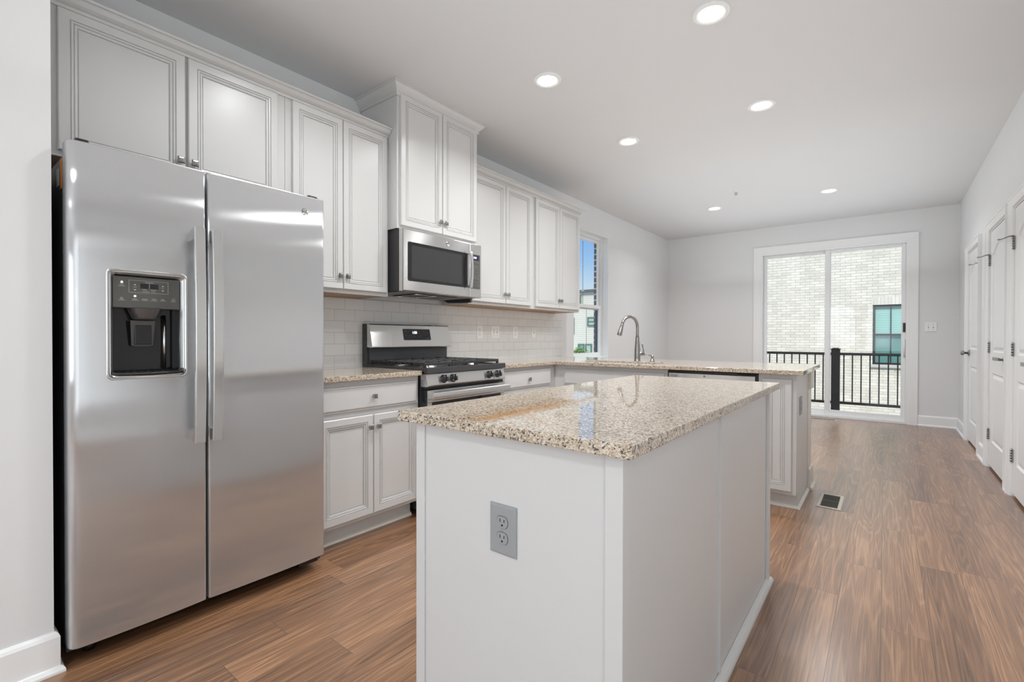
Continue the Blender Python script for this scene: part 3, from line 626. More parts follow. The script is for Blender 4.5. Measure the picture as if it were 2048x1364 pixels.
# sink basin (undermount) and taps
t = MB(); x0, x1, y0, y1 = SX0-.012, SX1+.012, SY0-.012, SY1+.012
t.rings(lambda u, z, o: (u, z, ZB-.001+o), x0, x1, y0, y1, [(0, 0), (.010, 0), (.012, -.004), (.016, -.19), (.03, -.20)], rad=.05, capback=False)
sk = t.build('sink', chrome_m, None, base=(x0, y0, ZB-.2)); so = sk.modifiers.new('solid', 'SOLIDIFY'); so.thickness = .002; so.offset = -1
tag(sk, 'undermount stainless sink basin set into the peninsula counter', 'sink')
MB().lathe((1.15, 3.90, ZB-.2005), (0, 0, 1), [(0, .001), (.03, .001), (.042, .004), (.045, .001)], 24).build('drain', nickel_m, sk)

FB = Vector((1.180, 4.140, ZT))
fc = thing('faucet', 'tall gooseneck pull-down faucet standing behind the sink', 'faucet', FB)
MB().lathe(FB, (0, 0, 1), [(0, 0), (.030, 0), (.030, .004), (.0265, .008), (.0265, .06), (.025, .10), (.0205, .155), (.0165, .20), (.0165, .215)], 28).build('body', nickel_m, fc)
dv = Vector((-.36, -.93, 0)).normalized(); pts = []; ra = .092; ztop = 1.318-.0125-ra
for k in range(4): pts.append(FB+Vector((0, 0, .20+k*(ztop-ZT-.20)/3)))
for k in range(1, 17):
    a = PI*k/18*1.0*(165/160); c = FB+dv*ra; c.z = ztop
    pts.append(c-dv*ra*math.cos(a)+Vector((0, 0, ra*math.sin(a))))
MB().tube(pts, .0130, 20).build('spout', nickel_m, fc)
e = pts[-1]; dd = (pts[-1]-pts[-2]).normalized()
MB().tube([e, e+dd*.006, e+dd*.010, e+dd*.04, e+dd*.075, e+dd*.098, e+dd*.102], [.014, .0155, .0145, .017, .0205, .0215, .018], 20).build('spray_head', nickel_m, fc)
MB().tube([FB+Vector((0, 0, .067)), FB+Vector((.052, .035, .067))], [.0185, .0185], 20).build('valve', nickel_m, fc)
h0 = FB+Vector((.046, .030, .078))
MB().tube([h0, h0+Vector((-.004, 0, .03)), h0+Vector((-.014, 0, .072)), h0+Vector((-.017, 0, .082))], [.0065, .005, .0068, .005], 12).build('handle', nickel_m, fc)
SB = Vector((1.318, 4.140, ZT))
sd_ = thing('soap_dispenser', 'short soap dispenser pump right of the faucet', 'soap dispenser', SB)
MB().lathe(SB, (0, 0, 1), [(0, 0), (.022, 0), (.022, .004), (.016, .010), (.012, .030), (.010, .036), (.012, .040), (.012, .052), (0, .054)], 20).build('body', nickel_m, sd_)
MB().tube([SB+Vector((0, 0, .046)), SB+Vector((-.040, -.02, .062)), SB+Vector((-.078, -.035, .074))], [.0055, .0045, .0055], 10).build('nozzle', nickel_m, sd_)

# tiled backsplash
tag(MB().box(.0005, 1.395, ZT, .008, 4.765, 1.389).build('tile_backsplash', tile_m, None, base=(0, 0, 0)), 'white subway tile backsplash with offset joints behind the counter', 'backsplash')

# ------------------------------------------------------------------ island
IX0, IX1, IY0, IY1 = 1.815, 2.524, 1.001, 2.645
tag(B(IX0, IY0, ZB, IX1, IY1, ZT).build('countertop', granv_m, None, .003, base=(IX0, IY0, ZB)), 'polished granite island top with an orange rust-coloured vein', 'countertop', 'granite countertops')
isl = thing('kitchen_island', 'large free-standing island with plain light grey panels in front', 'island', (2.17, 1.8, 0))
B(1.866, 1.036, .0, 2.486, 2.572, ZB).build('body', isl_m, isl)
B(1.862, 1.030, 0, 1.896, 1.0362, ZB).build('corner_trim', isl_m, isl, .002)
MB().prism([(2.452, 1.030), (2.493, 1.030), (2.493, 1.066), (2.4862, 1.066), (2.4862, 1.0362), (2.452, 1.0362)], lambda p, q, z: (p, q, z), 0, ZB).build('corner_trim', isl_m, isl, .002)
B(2.4858, 2.545, .02, 2.499, 2.579, ZB).build('corner_trim', isl_m, isl, .002)
MB().prism([(0, 0), (.008, 0), (.0085, .010), (.006, .016), (.0, .018)], lambda p, q, z: (2.4858+p, 1.762+q, z), .034, ZB).build('batten', isl_m, isl)
MB().sweep([(2.487, 1.030), (2.487, 2.580), (1.87, 2.580)][::1], [(o*1.5, z*1.6) for o, z in sprof]).build('shoe_moulding', isl_m, isl)

def receptacle(name, label, fn, u, z, w, h, m, kind, n=1, grp='outlet and switch plates'):
    t = thing(name, label, 'outlet' if kind == 'outlet' else 'switch', fn(u, z, 0), grp)
    MB().rings(fn, u-w/2, u+w/2, z-h/2, z+h/2, [(0, 0), (0, .0025), (.002, .0050), (.005, .0062)]).build('plate', m, t)
    if kind == 'outlet':
        for dz in (.0195, -.0195):
            def outline(r):
                p = []
                for k in range(28):
                    a = 2*PI*k/28; x = .0172*math.cos(a)*r; y = max(-.0142, min(.0142, .0172*math.sin(a)))*r; p.append((x, y))
                return p
            o1 = outline(1.); MB().prism(o1, lambda p, q, tt: fn(u+p, z+dz+q, tt), .0050, .0075).build('socket_face', m, t)
            MB().prism(outline(1.06), lambda p, q, tt: fn(u+p, z+dz+q, tt), .0052, .0064).build('socket_gap', slot_m, t)
            s = MB()
            for ux, hh in ((-.0062, .0085), (.0062, .0068)):
                a, b, c = u+ux-.0011, z+dz+.004-hh/2, .0071
                s.rings(fn, a, a+.0022, b, b+hh, [(0, c), (0, .0078)])
            s.prism([(.0028*math.cos(k*PI/6), -.0075+(.0028*math.sin(k*PI/6) if k <= 6 else -.002)) for k in range(12)], lambda p, q, tt: fn(u+p, z+dz+q, tt), .0071, .0078)
            s.build('slots', slot_m, t)
        MB().lathe(fn(u, z, .0055), Vector(fn(0, 0, 1))-Vector(fn(0, 0, 0)), [(.0032, 0), (.003, .0012), (0, .0014)], 12).build('screw', m, t)
    elif kind == 'switch':
        for k in range(n):
            uu = u+(k-(n-1)/2)*.046
            MB().rings(fn, uu-.0055, uu+.0055, z-.012, z+.012, [(0, .005), (0, .0066)]).build('toggle_slot', mat('toggle_recess', (.3, .3, .3), .5), t)
            MB().prism([(-.0045, -.004), (.0045, -.004), (.0045, .005), (-.0045, .005)], lambda p, q, tt: fn(uu+p, z+q+tt*.35, tt), .006, .017).build('toggle', m, t)
            for dz in (.030, -.030): MB().lathe(fn(uu, z+dz, .0055), Vector(fn(0, 0, 1))-Vector(fn(0, 0, 0)), [(.003, 0), (.0028, .0012), (0, .0014)], 10).build('screw', slot_m, t)
    else:
        MB().lathe(fn(u, z, .0055), Vector(fn(0, 0, 1))-Vector(fn(0, 0, 0)), [(.0065, 0), (.006, .002), (.0035, .003), (.003, -.001)], 14).build('jack', slot_m, t)
    return t
receptacle('outlet_cover', 'grey duplex outlet on the near end of the island', FY(1.0358), 2.179, .6545, .082, .122, grey_plate_m, 'outlet')
receptacle('outlet_cover', 'grey outlet seen edge-on on the peninsula end panel', FX(2.4628), 3.86, .665, .082, .122, grey_plate_m, 'outlet')
fb = FX(.0082)
receptacle('outlet_cover', 'white duplex outlet on the tiles nearest the range', fb, 3.352, 1.17, .078, .124, plate_m, 'outlet')
receptacle('switch_cover', 'white double toggle switch on the backsplash tiles', fb, 3.570, 1.17, .122, .124, plate_m, 'switch', 2)
receptacle('outlet_cover', 'white duplex outlet on the tiles right of the double switch', fb, 3.880, 1.17, .078, .124, plate_m, 'outlet')
receptacle('cable_jack_cover', 'white single cable jack plate on the tiles nearest the window', fb, 4.195, 1.17, .078, .124, plate_m, 'jack')
receptacle('switch_cover', 'white double toggle switch on the far wall beside the sliding door', FY(YF-.0005), 3.365, 1.262, .118, .118, plate_m, 'switch', 2)
receptacle('outlet_cover', 'white duplex outlet low on the right wall by the far corner', FXn(XR-.0005), 7.56, .45, .075, .12, plate_m, 'outlet')

# ------------------------------------------------------------------ fridge
fg = thing('refrigerator', 'stainless side-by-side fridge with ice and water dispenser', 'refrigerator', (.40, .92, 0))
FY0, FYM, FY1, FZ0, FZ1 = .467, .8795, 1.386, .068, 1.782
B(.03, FY0+.004, .03, .695, FY1-.006, 1.745).build('body', side_m, fg, .004)
XFR = .774
def fdoor(name, y0, y1, hole=None):
    # door cross-section (x outward, y): flat front with rounded vertical edges, slightly domed
    xb, xf, n = .702, XFR, 7; prof = []
    rl, rr = (.030, .008) if y0 < .6 else (.008, .012); r = rl
    dome = .006
    def X(y): return xf+dome*(1-((y-(y0+y1)/2)/((y1-y0)/2))**2)
    prof.append((xb, y0)); 
    for k in range(n):
        a = PI/2*k/(n-1); prof.append((xf-r+r*math.sin(a), y0+r-r*math.cos(a)))
    ysn = [y0+rl+(y1-y0-rl-rr)*k/12 for k in range(1, 12)]
    cols = prof+[(surfx(y, y0, y1), y) for y in ysn]; r = rr
    for k in range(n):
        a = PI/2*k/(n-1); cols.append((xf-r+r*math.cos(a), y1-r+r*math.sin(a)))
    cols.append((xb, y1)); return cols, X
def surfx(y, y0, y1):
    a, b = (y0+.030, y1-.008) if y0 < .6 else (y0+.008, y1-.012)
    t = min(1, max(0, (y-a)/(b-a))); return XFR+.006*4*t*(1-t)
def build_door(name, y0, y1, hole):
    cols, X = fdoor(name, y0, y1)
    # insert columns at the opening's sides
    zs = [FZ0, FZ1]
    if hole:
        hy0, hy1, hz0, hz1 = hole; zs = [FZ0, hz0, hz1, FZ1]
        front = [c for c in cols if not (abs(c[1]-hy0) < .006 or abs(c[1]-hy1) < .006)]
        front += [(surfx(hy0, y0, y1), hy0), (surfx(hy1, y0, y1), hy1)]
        mid = sorted([c for c in front if c[0] > .7021], key=lambda c: (c[1], 0)); lo = [c for c in mid if c[1] <= y0+.030+1e-6]
        lo = sorted(lo, key=lambda c: c[0]); hi = sorted([c for c in mid if c[1] >= y1-.008-1e-6], key=lambda c: -c[0]); ce = sorted([c for c in mid if y0+.030+1e-6 < c[1] < y1-.008-1e-6], key=lambda c: c[1])
        cols = [(.702, y0)]+lo+ce+hi+[(.702, y1)]
    m = MB(); n = len(cols); vs = [(x, y, z) for z in zs for x, y in cols]; fs = []
    for k in range(len(zs)-1):
        for j in range(n):
            jn = (j+1) % n
            if hole and k == 1 and jn and cols[j][1] >= hole[0]-1e-6 and cols[jn][1] <= hole[1]+1e-6: continue
            fs.append((k*n+j, k*n+jn, (k+1)*n+jn, (k+1)*n+j))
    m.add(vs, fs, True); o = len(m.v)-len(vs)
    m.f += [tuple(o+j for j in range(n))[::-1], tuple(o+(len(zs)-1)*n+j for j in range(n))]; m.sm += [False, False]
    ob = m.build(name, fridge_m, fg)
    bv = ob.modifiers.new('bevel', 'BEVEL'); bv.width = .004; bv.segments = 2; bv.limit_method = 'ANGLE'; bv.angle_limit = math.radians(60)
    return ob
HO = (.578, .798, .982, 1.352)
dl = build_door('freezer_door', FY0, FYM-.004, HO); dr_ = build_door('fridge_door', FYM+.004, FY1, None)
B(.6955, FY0+.010, FZ0+.01, .7015, FYM-.008, FZ1-.012).build('gasket', black_m, dl); B(.6955, FYM+.008, FZ0+.01, .7015, FY1-.004, FZ1-.012).build('gasket', black_m, dr_)
for y0, y1 in ((FY0+.030, FY0+.066), (FY1-.050, FY1-.010)):
    MB().box(.640, y0, 1.744, .700, y1, 1.7829).prism([(.640, 1.783), (.728, 1.783), (.734, 1.790), (.730, 1.802), (.715, 1.808), (.66, 1.808), (.640, 1.800)], lambda p, q, tt: (p, tt, q), y0, y1).build('hinge_cover', black_m, fg, .004)
def fhandle(par, yc, sgn):
    # long bowed flat bar
    m = MB(); k = 24; w = .0185; z0, z1 = .712, 1.545; vs = []
    for i in range(k+1):
        t = i/k; z = z0+(z1-z0)*t; bow = .012*(1-(2*t-1)**2); x = .826+bow
        for (p, q) in ((-.011, -w), (-.002, -w), (.000, -w+.003), (.000, w-.003), (-.002, w), (-.011, w)): vs.append((x+p, yc+q, z))
    fs = [(i*6+j, i*6+(j+1) % 6, (i+1)*6+(j+1) % 6, (i+1)*6+j) for i in range(k) for j in range(6)]
    m.add(vs, fs, False); m.f += [(0, 1, 2, 3, 4, 5), tuple(k*6+j for j in range(6))[::-1]]; m.sm += [False, False]
    for a, b in ((z0, z0+.045), (z1-.045, z1)): m.box(XFR+.002, yc-.012, a, .817, yc+.012, b)
    return m.build('handle', handle_m, par)
fhandle(dl, .8385, 1); fhandle(dr_, .9000, -1)
# dispenser
XF = .778
def arch_ring(o0, o1, d0, d1, m, name, par):
    """frame between two rounded outlines"""
    def ol(i, top):
        a, b, c, d = HO[0]-.000+i, HO[1]+.000-i, HO[2]+i, HO[3]-i; r = .012; pts = []
        for (cy, cz, t0) in ((b-r, c+r, -90), (b-r, d-r, 0), (a+r, d-r, 90), (a+r, c+r, 180)):
            for k in range(7):
                t = math.radians(t0+15*k); pts.append((cy+r*math.cos(t), cz+r*math.sin(t)))
        return pts
    return ol
mb = MB()
def dfn(u, z, o): return (surfx(u, FY0, FYM-.004)+o, u, z)
def flat(u, z, o): return (.700+o, u, z)
# bezel that slopes into the recess (4-corner pairing keeps the outlines matched)
outer = [(HO[0]-.004, HO[2]-.004), (HO[1]+.004, HO[2]-.004), (HO[1]+.004, HO[3]+.002), ((HO[0]+HO[1])/2, HO[3]+.009), (HO[0]-.004, HO[3]+.002)]
def bez(i, o):
    pts = []
    a, b, c, d = HO[0]-.003+i, HO[1]+.003-i, HO[2]-.003+i, HO[3]+.003-i; r = max(.016-i*.3, .006)
    for (cy, cz, t0) in ((b-r, c+r, -90), (b-r, d-r, 0), (a+r, d-r, 90), (a+r, c+r, 180)):
        for k in range(7):
            t = math.radians(t0+15*k); pts.append((cy+r*math.cos(t), cz+r*math.sin(t)))
    return [(surfx(min(max(u, FY0+.03), FYM-.03), FY0, FYM-.004)+o, u, z) for u, z in pts]
lay = [bez(-.009, -.002), bez(-.009, .0022), bez(-.007, .0038), bez(-.003, .0030), bez(.004, -.005), bez(.010, -.014), bez(.012, -.022)]
n = len(lay[0]); mb.add([p for l_ in lay for p in l_], [(k*n+j, k*n+(j+1) % n, (k+1)*n+(j+1) % n, (k+1)*n+j) for k in range(len(lay)-1) for j in range(n)], False)
dsp = mb.build('dispenser', mat('dispenser_bezel', (.62, .62, .61), .3, .9), dl)
py0, py1, pz0, pz1 = .5865, .7895, 1.226, 1.340
xp = .766
cp = MB().box(xp-.02, py0, pz0, xp, py1, pz1).build('control_panel', dgrey_m, dsp, .003)
cp_lab = []
def ct(s, size, y, z, m=legend_m): return text('legend', s, size, (xp+.0004, y, z), (0, 1, 0), (0, 0, 1), m, dsp, .0002)
def Yp(px): return py0+(px-75)/1860.*(py1-py0)        # panel pixel column (zoomed view) to the room
def Zp(px, py): return pz1-.004-((py-(165+.075*(px-75)))/860.)*(pz1-pz0-.004)
for s_, px, py, sz in (('Power', 305, 358, .0042), ('Freeze', 308, 398, .0042), ('Filter', 305, 758, .0042), ('Status', 308, 795, .0042), ('Water', 655, 805, .0050), ('Crushed', 920, 820, .0050), ('Cubed', 1180, 832, .0050), ('Light', 1428, 845, .0050), ('Lock', 1740, 832, .0042), ('Controls', 1738, 876, .0042), ('Hold 3 sec', 1735, 920, .0030), ('Temperature', 1050, 352, .0048), ('Freezer', 920, 548, .0040), ('Refrigerator', 1170, 562, .0036), ('Recommended 0', 955, 606, .0030), ('37 Factory', 1160, 615, .0030)):
    ct(s_, sz, Yp(px), Zp(px, py))
lm = MB()
for px, py, w in ((300, 430, 190), (305, 826, 195), (655, 843, 195), (920, 856, 195), (1180, 870, 195), (1430, 882, 180), (655, 470, 80), (1425, 522, 80)):
    y, z = Yp(px), Zp(px, py); lm.box(xp, y-w/1860*.1015, z-.0003, xp+.0005, y+w/1860*.1015, z+.0003)
y0_, y1_, za, zb = Yp(492), Yp(1580), Zp(1050, 635)-.002, Zp(1050, 308)
for a in ((y0_, za, y1_, za+.0005), (y0_, zb, y1_, zb+.0005), (y0_, za, y0_+.0005, zb), (y1_, za, y1_+.0005, zb)): lm.box(xp, a[0], a[1], xp+.0005, a[2], a[3])
for px, py, s_ in ((655, 400, 1), (655, 545, -1), (1428, 455, 1), (1428, 590, -1)):
    y, z = Yp(px), Zp(px, py); lm.prism([(-.0038, -.0016*s_), (.0038, -.0016*s_), (0, .0022*s_)], lambda p, q, t: (xp+t, y+p, z+q), 0, .0006)
lm.build('legend_lines', legend_m, dsp)
B(xp, Yp(800), Zp(1050, 525), xp+.0006, Yp(1300), Zp(1050, 385)).build('display', glossblk_m, dsp)
B(xp+.0006, Yp(1044), Zp(1050, 520), xp+.001, Yp(1052), Zp(1050, 390)).build('display_divider', legend_m, dsp)
for px, py in ((308, 318), (655, 722)):
    MB().lathe((xp, Yp(px), Zp(px, py)), (1, 0, 0), [(.0034, 0), (.0034, .0006), (0, .0007)], 14).build('indicator_light', ledw_m, dsp)
# niche
nx = .700; nb = MB()
a, b, c, d = .583, .793, .994, 1.226; bx = .7035
nb.quad((bx, a, c), (bx, b, c), (bx, b, d), (bx, a, d)); nb.quad((.764, a, c), (.764, b, c), (bx, b, c), (bx, a, c)); nb.quad((.764, a, d), (bx, a, d), (bx, b, d), (.764, b, d))
nb.quad((.766, a, c), (bx, a, c), (bx, a, d), (.766, a, d)); nb.quad((.766, b, c), (.766, b, d), (bx, b, d), (bx, b, c))
nb.build('niche', glossblk_m, dsp)
MB().lathe((.735, .686, 1.226), (0, 0, -1), [(.052, 0), (.048, .012), (.038, .034), (.034, .040), (0, .040)], 28).build('ice_chute', mat('grey_chute', (.16, .16, .16), .3, .6), dsp)
pd = MB().prism([(-.038, 1.183), (.038, 1.183), (.033, 1.090), (.02, 1.086), (-.02, 1.086), (-.033, 1.090)], lambda p, q, t: (t-.012*(1.183-q)/.1, .681+p, q), .730, .738)
pd.build('paddle', dgrey_m, dsp, .002)
MB().box(.7205, .655, 1.094, .7375, .707, 1.166).build('paddle_window', glossblk_m, dsp, .002)
MB().cyl((.716, .752, 1.000), (.716, .752, 1.205), .006, 12).build('water_tube', chrome_m, dsp)
dt = MB().box(.712, .586, .990, .772, .790, .9955)
for k in range(9): dt.box(.716, .600+k*.021, .9955, .770, .604+k*.021, .998)
dt.tube([(.770, .582, .998), (.784, .586, .992), (.788, .60, .989), (.790, .688, .987), (.788, .776, .989), (.784, .79, .992), (.770, .794, .998)], .006, 10)
dt.build('drip_tray', black_m, dsp)
# round maker's emblem
def emblem(par, x, y, z, r, base_m=None):
    MB().lathe((x, y, z), (1, 0, 0), [(r, -.001), (r, .0015), (r*.94, .0024), (r*.90, .0024), (r*.86, .0012), (0, .0012)], 36).build('emblem', chrome_m, par)
    m = mat('emblem_inlay', (.16, .16, .17), .35, .5)
    text('emblem_letters', 'GE', r*.95, (x+.0014, y, z), (0, 1, 0), (0, 0, 1), m, par, .0006)
    c = MB()
    for q in range(4):
        a0 = PI/4+q*PI/2; c.tube([(x+.0016, y+r*.76*math.cos(a0+t*.5), z+r*.76*math.sin(a0+t*.5)) for t in (-1, -.5, 0, .5, 1)], [r*.03, r*.05, r*.06, r*.05, r*.02], 6)
    c.build('emblem_scroll', m, par)
emblem(dr_, surfx(1.285, FYM+.004, FY1)+.0005, 1.285, 1.706, .0175)
# base grille and feet
g = MB().box(.640, FY0+.02, .030, .655, FY1-.02, .062)
for k in range(9): g.box(.655, FY0+.04+k*.1, .032, .690, FY0+.052+k*.1, .062)
g.tube([(.700, FY0+.03, .036), (.700, FY1-.10, .036)], .006, 8).box(.66, FY1-.11, .032, .735, FY1-.015, .056)
g.tube([(.735, FY1-.012, .048), (.715, FY1-.016, .040), (.70, FY1-.09, .036)], .010, 8)
g.build('base_grille', black_m, fg)
for x in (.12, .66):
    for y in (FY0+.07, FY1-.07): MB().cyl((x, y, .0005), (x, y, .032), .018, 12).build('foot', black_m, fg)
MB().box(.585, FY0+.0025, 1.655, .622, FY0+.0038, 1.715).build('paper_label', paper_m, fg)
MB().box(.648, FY0+.0020, 1.635, .676, FY0+.0038, 1.738).build('warning_label', orange_m, fg)

# ------------------------------------------------------------------ over-the-range microwave
mw = thing('microwave', 'stainless over-the-range microwave with black window and keypad', 'microwave', (.22, 2.5, 1.43))
MY0, MY1, MZ0, MZ1 = 2.122, 2.880, 1.425, 1.833; MXF = .452
B(.012, MY0+.002, MZ0+.004, .405, MY1-.002, MZ1).build('body', side_m, mw, .002)
B(.405, MY0+.001, MZ0+.002, .412, MY1-.001, MZ1-.001).build('seam', black_m, mw)
DYR = 2.748
dm = MB().rings(FX(MXF), MY0, DYR, MZ0, MZ1-.003, [(0, -.040), (0, -.006), (.002, -.002), (.006, 0)])
door = dm.build('door', steel_m, mw)
MB().rings(FX(MXF), 2.160, 2.728, 1.492, 1.750, [(0, .0002), (.0015, .0012), (.004, .0014)], rad=.012).build('window', glossblk_m, door)
MB().rings(FX(MXF+.0014), 2.192, 2.665, 1.512, 1.728, [(0, 0), (.0, .0003)], rad=.01).build('window_mesh', mat('window_mesh_grey', (.045, .045, .046), .09), door)
hm = MB(); k = 16; vs = []
for i in range(k+1):
    t = i/k; z = 1.490+(1.762-1.490)*t; x = MXF+.034+.012*(1-(2*t-1)**2)
    for p, q in ((-.009, -.0135), (0, -.0115), (0, .0115), (-.009, .0135)): vs.append((x+p, 2.733+q, z))
hm.add(vs, [(i*4+j, i*4+(j+1) % 4, (i+1)*4+(j+1) % 4, (i+1)*4+j) for i in range(k) for j in range(4)]+[(0, 1, 2, 3), tuple(k*4+j for j in range(4))[::-1]])
hm.box(MXF-.001, 2.724, 1.490, MXF+.030, 2.742, 1.51).box(MXF-.001, 2.724, 1.742, MXF+.030, 2.742, 1.762)
hm.build('handle', handle_m, door)
pn = MB().rings(FX(MXF), DYR+.003, MY1, MZ0, MZ1-.003, [(0, -.040), (0, -.006), (.002, -.002), (.006, 0)]).build('control_panel', steel_m, mw)
MB().rings(FX(MXF), 2.759, 2.864, 1.490, 1.752, [(0, .0002), (.001, .001), (.002, .0011)], rad=.006).build('keypad', dgrey_m, pn)
MB().rings(FX(MXF+.0011), 2.772, 2.850, 1.705, 1.745, [(0, 0), (0, .0003)]).build('display', mat('display_blue_black', (.02, .02, .05), .1), pn)
text('clock_digits', '1:58', .020, (MXF+.0018, 2.806, 1.726), (0, 1, 0), (0, 0, 1), led_m, pn, .0003)
keys = [('1', '2', '3'), ('4', '5', '6'), ('7', '8', '9'), ('Off', '0', 'Start')]
for r_, row in enumerate([('Defrost', 'Cook', 'Reheat'), ('Popcorn', 'Beverage', 'Potato'), ('1', '2', '3'), ('4', '5', '6'), ('7', '8', '9'), ('Power', '0', 'Timer'), ('Cancel', 'Vent', 'Start'), ('Lock', 'Light', 'Add 30')]):
    for c_, s_ in enumerate(row):
        text('key_legend', s_, .0125 if len(s_) == 1 else .0062, (MXF+.0016, 2.782+c_*.030, 1.690-r_*.0245), (0, 1, 0), (0, 0, 1), mat('key_ink', (.45, .45, .43), .5), pn, .0002)
for z in (1.702, 1.652, 1.577): B(MXF+.0011, 2.775, z, MXF+.0016, 2.845, z+.0012).build('legend_rule', mat('key_ink'), pn)
emblem(door, MXF+.0006, 2.520, 1.788, .0155)
un = MB().box(.03, MY0+.03, MZ0-.0015, .41, MY1-.02, MZ0+.0035)
mw_u = un.build('underside', mat('grey_underside', (.22, .22, .215), .4, .5), mw)
MB().box(.12, 2.30, MZ0-.005, .37, 2.70, MZ0-.002).build('grease_filter', black_m, mw_u)
MB().tube([(.13, 2.31, MZ0-.008), (.36, 2.31, MZ0-.008), (.36, 2.49, MZ0-.008), (.13, 2.49, MZ0-.008), (.13, 2.31, MZ0-.008)], .004, 8).build('filter_rim', chrome_m, mw_u)
MB().prism([(0, 0), (.30, 0), (.30, -.030), (.05, -.022)], lambda p, q, t: (.05+p, t, MZ0+q-.001), 2.862, 2.878).build('duct_flap', side_m, mw_u)

# ------------------------------------------------------------------ gas range
rg = thing('gas_range', 'freestanding stainless gas range with black grates and four knobs', 'range', (.33, 2.5, 0))
RY0, RY1 = 2.1175, 2.8850
B(.012, RY0+.003, .03, .625, RY1-.003, .905).build('body', dark_m, rg, .002)
for x in (.08, .56):
    for y in (RY0+.05, RY1-.05): MB().cyl((x, y, .0005), (x, y, .031), .015, 12).build('foot', black_m, rg)
# cooktop: shallow black tray with raised lip
ck = MB().box(.012, RY0, .906, .660, RY1, .922).box(.6602, RY0, .896, .690, RY1, .932).box(.061, RY0, .9222, .660, RY0+.012, .930).box(.061, RY1-.012, .9222, .660, RY1, .930)
cook = ck.build('cooktop', mat('cooktop_enamel', (.055, .055, .057), .3), rg, .002)
for x, y, r in ((.22, 2.29, .040), (.50, 2.29, .048), (.22, 2.71, .036), (.50, 2.71, .052), (.36, 2.50, .045)):
    bn = MB().lathe((x, y, .922), (0, 0, 1), [(r+.012, 0), (r+.010, .006), (r, .010), (r, .016), (0, .016)], 28).build('burner', mat('burner_aluminium', (.35, .34, .32), .4, .8), cook)
    MB().lathe((x, y, .9385), (0, 0, 1), [(0, 0), (r*.86, 0), (r*.9, .004), (r*.7, .008), (0, .009)], 28).build('burner_cap', iron_m, bn)
for y0, y1 in ((2.140, 2.375), (2.380, 2.622), (2.627, 2.862)):
    g = MB(); z = .962; zz = z-.017; t_ = .0075
    for yy in (y0+t_, (y0+y1)/2, y1-t_): g.box(.075, yy-t_, zz, .640, yy+t_, z)
    for xx in (.081, .200, .290, .358, .426, .516, .634): g.box(xx-t_, y0, zz-.002, xx+t_, y1, z-.001)
    for xx in (.081, .634):
        for yy in (y0+t_, y1-t_): g.box(xx-.008, yy-.008, .922, xx+.008, yy+.008, z-.002)
    for xx in (.14, .25, .32, .40, .47, .58): g.box(xx-.004, y0, zz, xx+.004, y0+.05, z).box(xx-.004, y1-.05, zz, xx+.004, y1, z)
    g.build('grate', iron_m, cook, .0015, 1)
# backguard
bgd = MB().box(.012, RY0, .922, .060, RY1, 1.216).box(.060, RY0+.012, .922, .082, RY1-.012, 1.050)
bk = bgd.build('backguard', mat('charcoal_backguard', (.055, .058, .062), .4), rg, .003)
pf = [(.060, 1.052), (.116, 1.046), (.122, 1.050), (.122, 1.056), (.088, 1.208), (.080, 1.217), (.060, 1.217)]
MB().prism(pf, lambda p, q, t: (p, t, q), RY0+.004, RY1-.002).build('backguard_panel', steel_m, bk, .0015)
sl = Vector((.088-.122, 0, 1.208-1.056)); sl.normalize(); nrm = Vector((0, 1, 0)).cross(sl); 
def BG(u, z, o):
    t = (z-1.056)/(1.208-1.056); p = Vector((.122+(.088-.122)*t, u, z)); return tuple(p+nrm*o)
MB().rings(BG, 2.405, 2.672, 1.100, 1.184, [(0, .0001), (.001, .0016), (.0025, .0018)], rad=.007).build('control_display', glossblk_m, bk)
text('clock_digits', '1:58', .027, Vector(BG(2.515, 1.156, .0019)), (0, 1, 0), sl, led_m, bk, .0003)
for s_, u_, z_ in (('Bake', 2.430, 1.165), ('Broil', 2.462, 1.165), ('Warm', 2.430, 1.135), ('Timer', 2.465, 1.135), ('Clock', 2.510, 1.130), ('Light', 2.570, 1.130), ('Start', 2.610, 1.165), ('Off', 2.640, 1.165), ('+', 2.615, 1.135), ('-', 2.642, 1.135), ('Self Clean', 2.64, 1.112)):
    text('key_legend', s_, .0075, Vector(BG(u_, z_, .0019)), (0, 1, 0), sl, mat('key_ink_dim', (.16, .16, .16), .5), bk, .0002)
# front control panel with knobs
cpn = MB().prism([(.626, .812), (.680, .812), (.690, .822), (.672, .893), (.626, .893)], lambda p, q, t: (p, t, q), RY0+.002, RY1-.002).build('control_panel', steel_m, rg, .0015)
kn = Vector((.0707, 0, .0182)).normalized()
for y in (2.262, 2.345, 2.705, 2.800):
    c = Vector((.6815, y, .855))
    k_ = MB().lathe(c, kn, [(.027, -.001), (.027, .003), (.0225, .005), (.0205, .026), (.018, .030), (0, .030)], 28).build('knob', knobblk_m, cpn)
    up = Vector((0, 1, 0)).cross(kn)*-1; rt = Vector((0, 1, 0))
    MB().prism([(-.006, -.021), (.006, -.021), (.006, .021), (-.006, .021)], lambda p, q, t: tuple(c+rt*p+up*q*(1)+kn*t), .006, .040).build('grip', knobblk_m, k_, .002)
    MB().prism([(-.0015, .006), (.0015, .006), (.0015, .019), (-.0015, .019)], lambda p, q, t: tuple(c+rt*p-up*q*-1+kn*t), .0402, .0406).build('pointer', legend_m, k_)
B(.630, RY0+.004, .795, .668, RY1-.004, .811).build('vent_gap', black_m, rg)
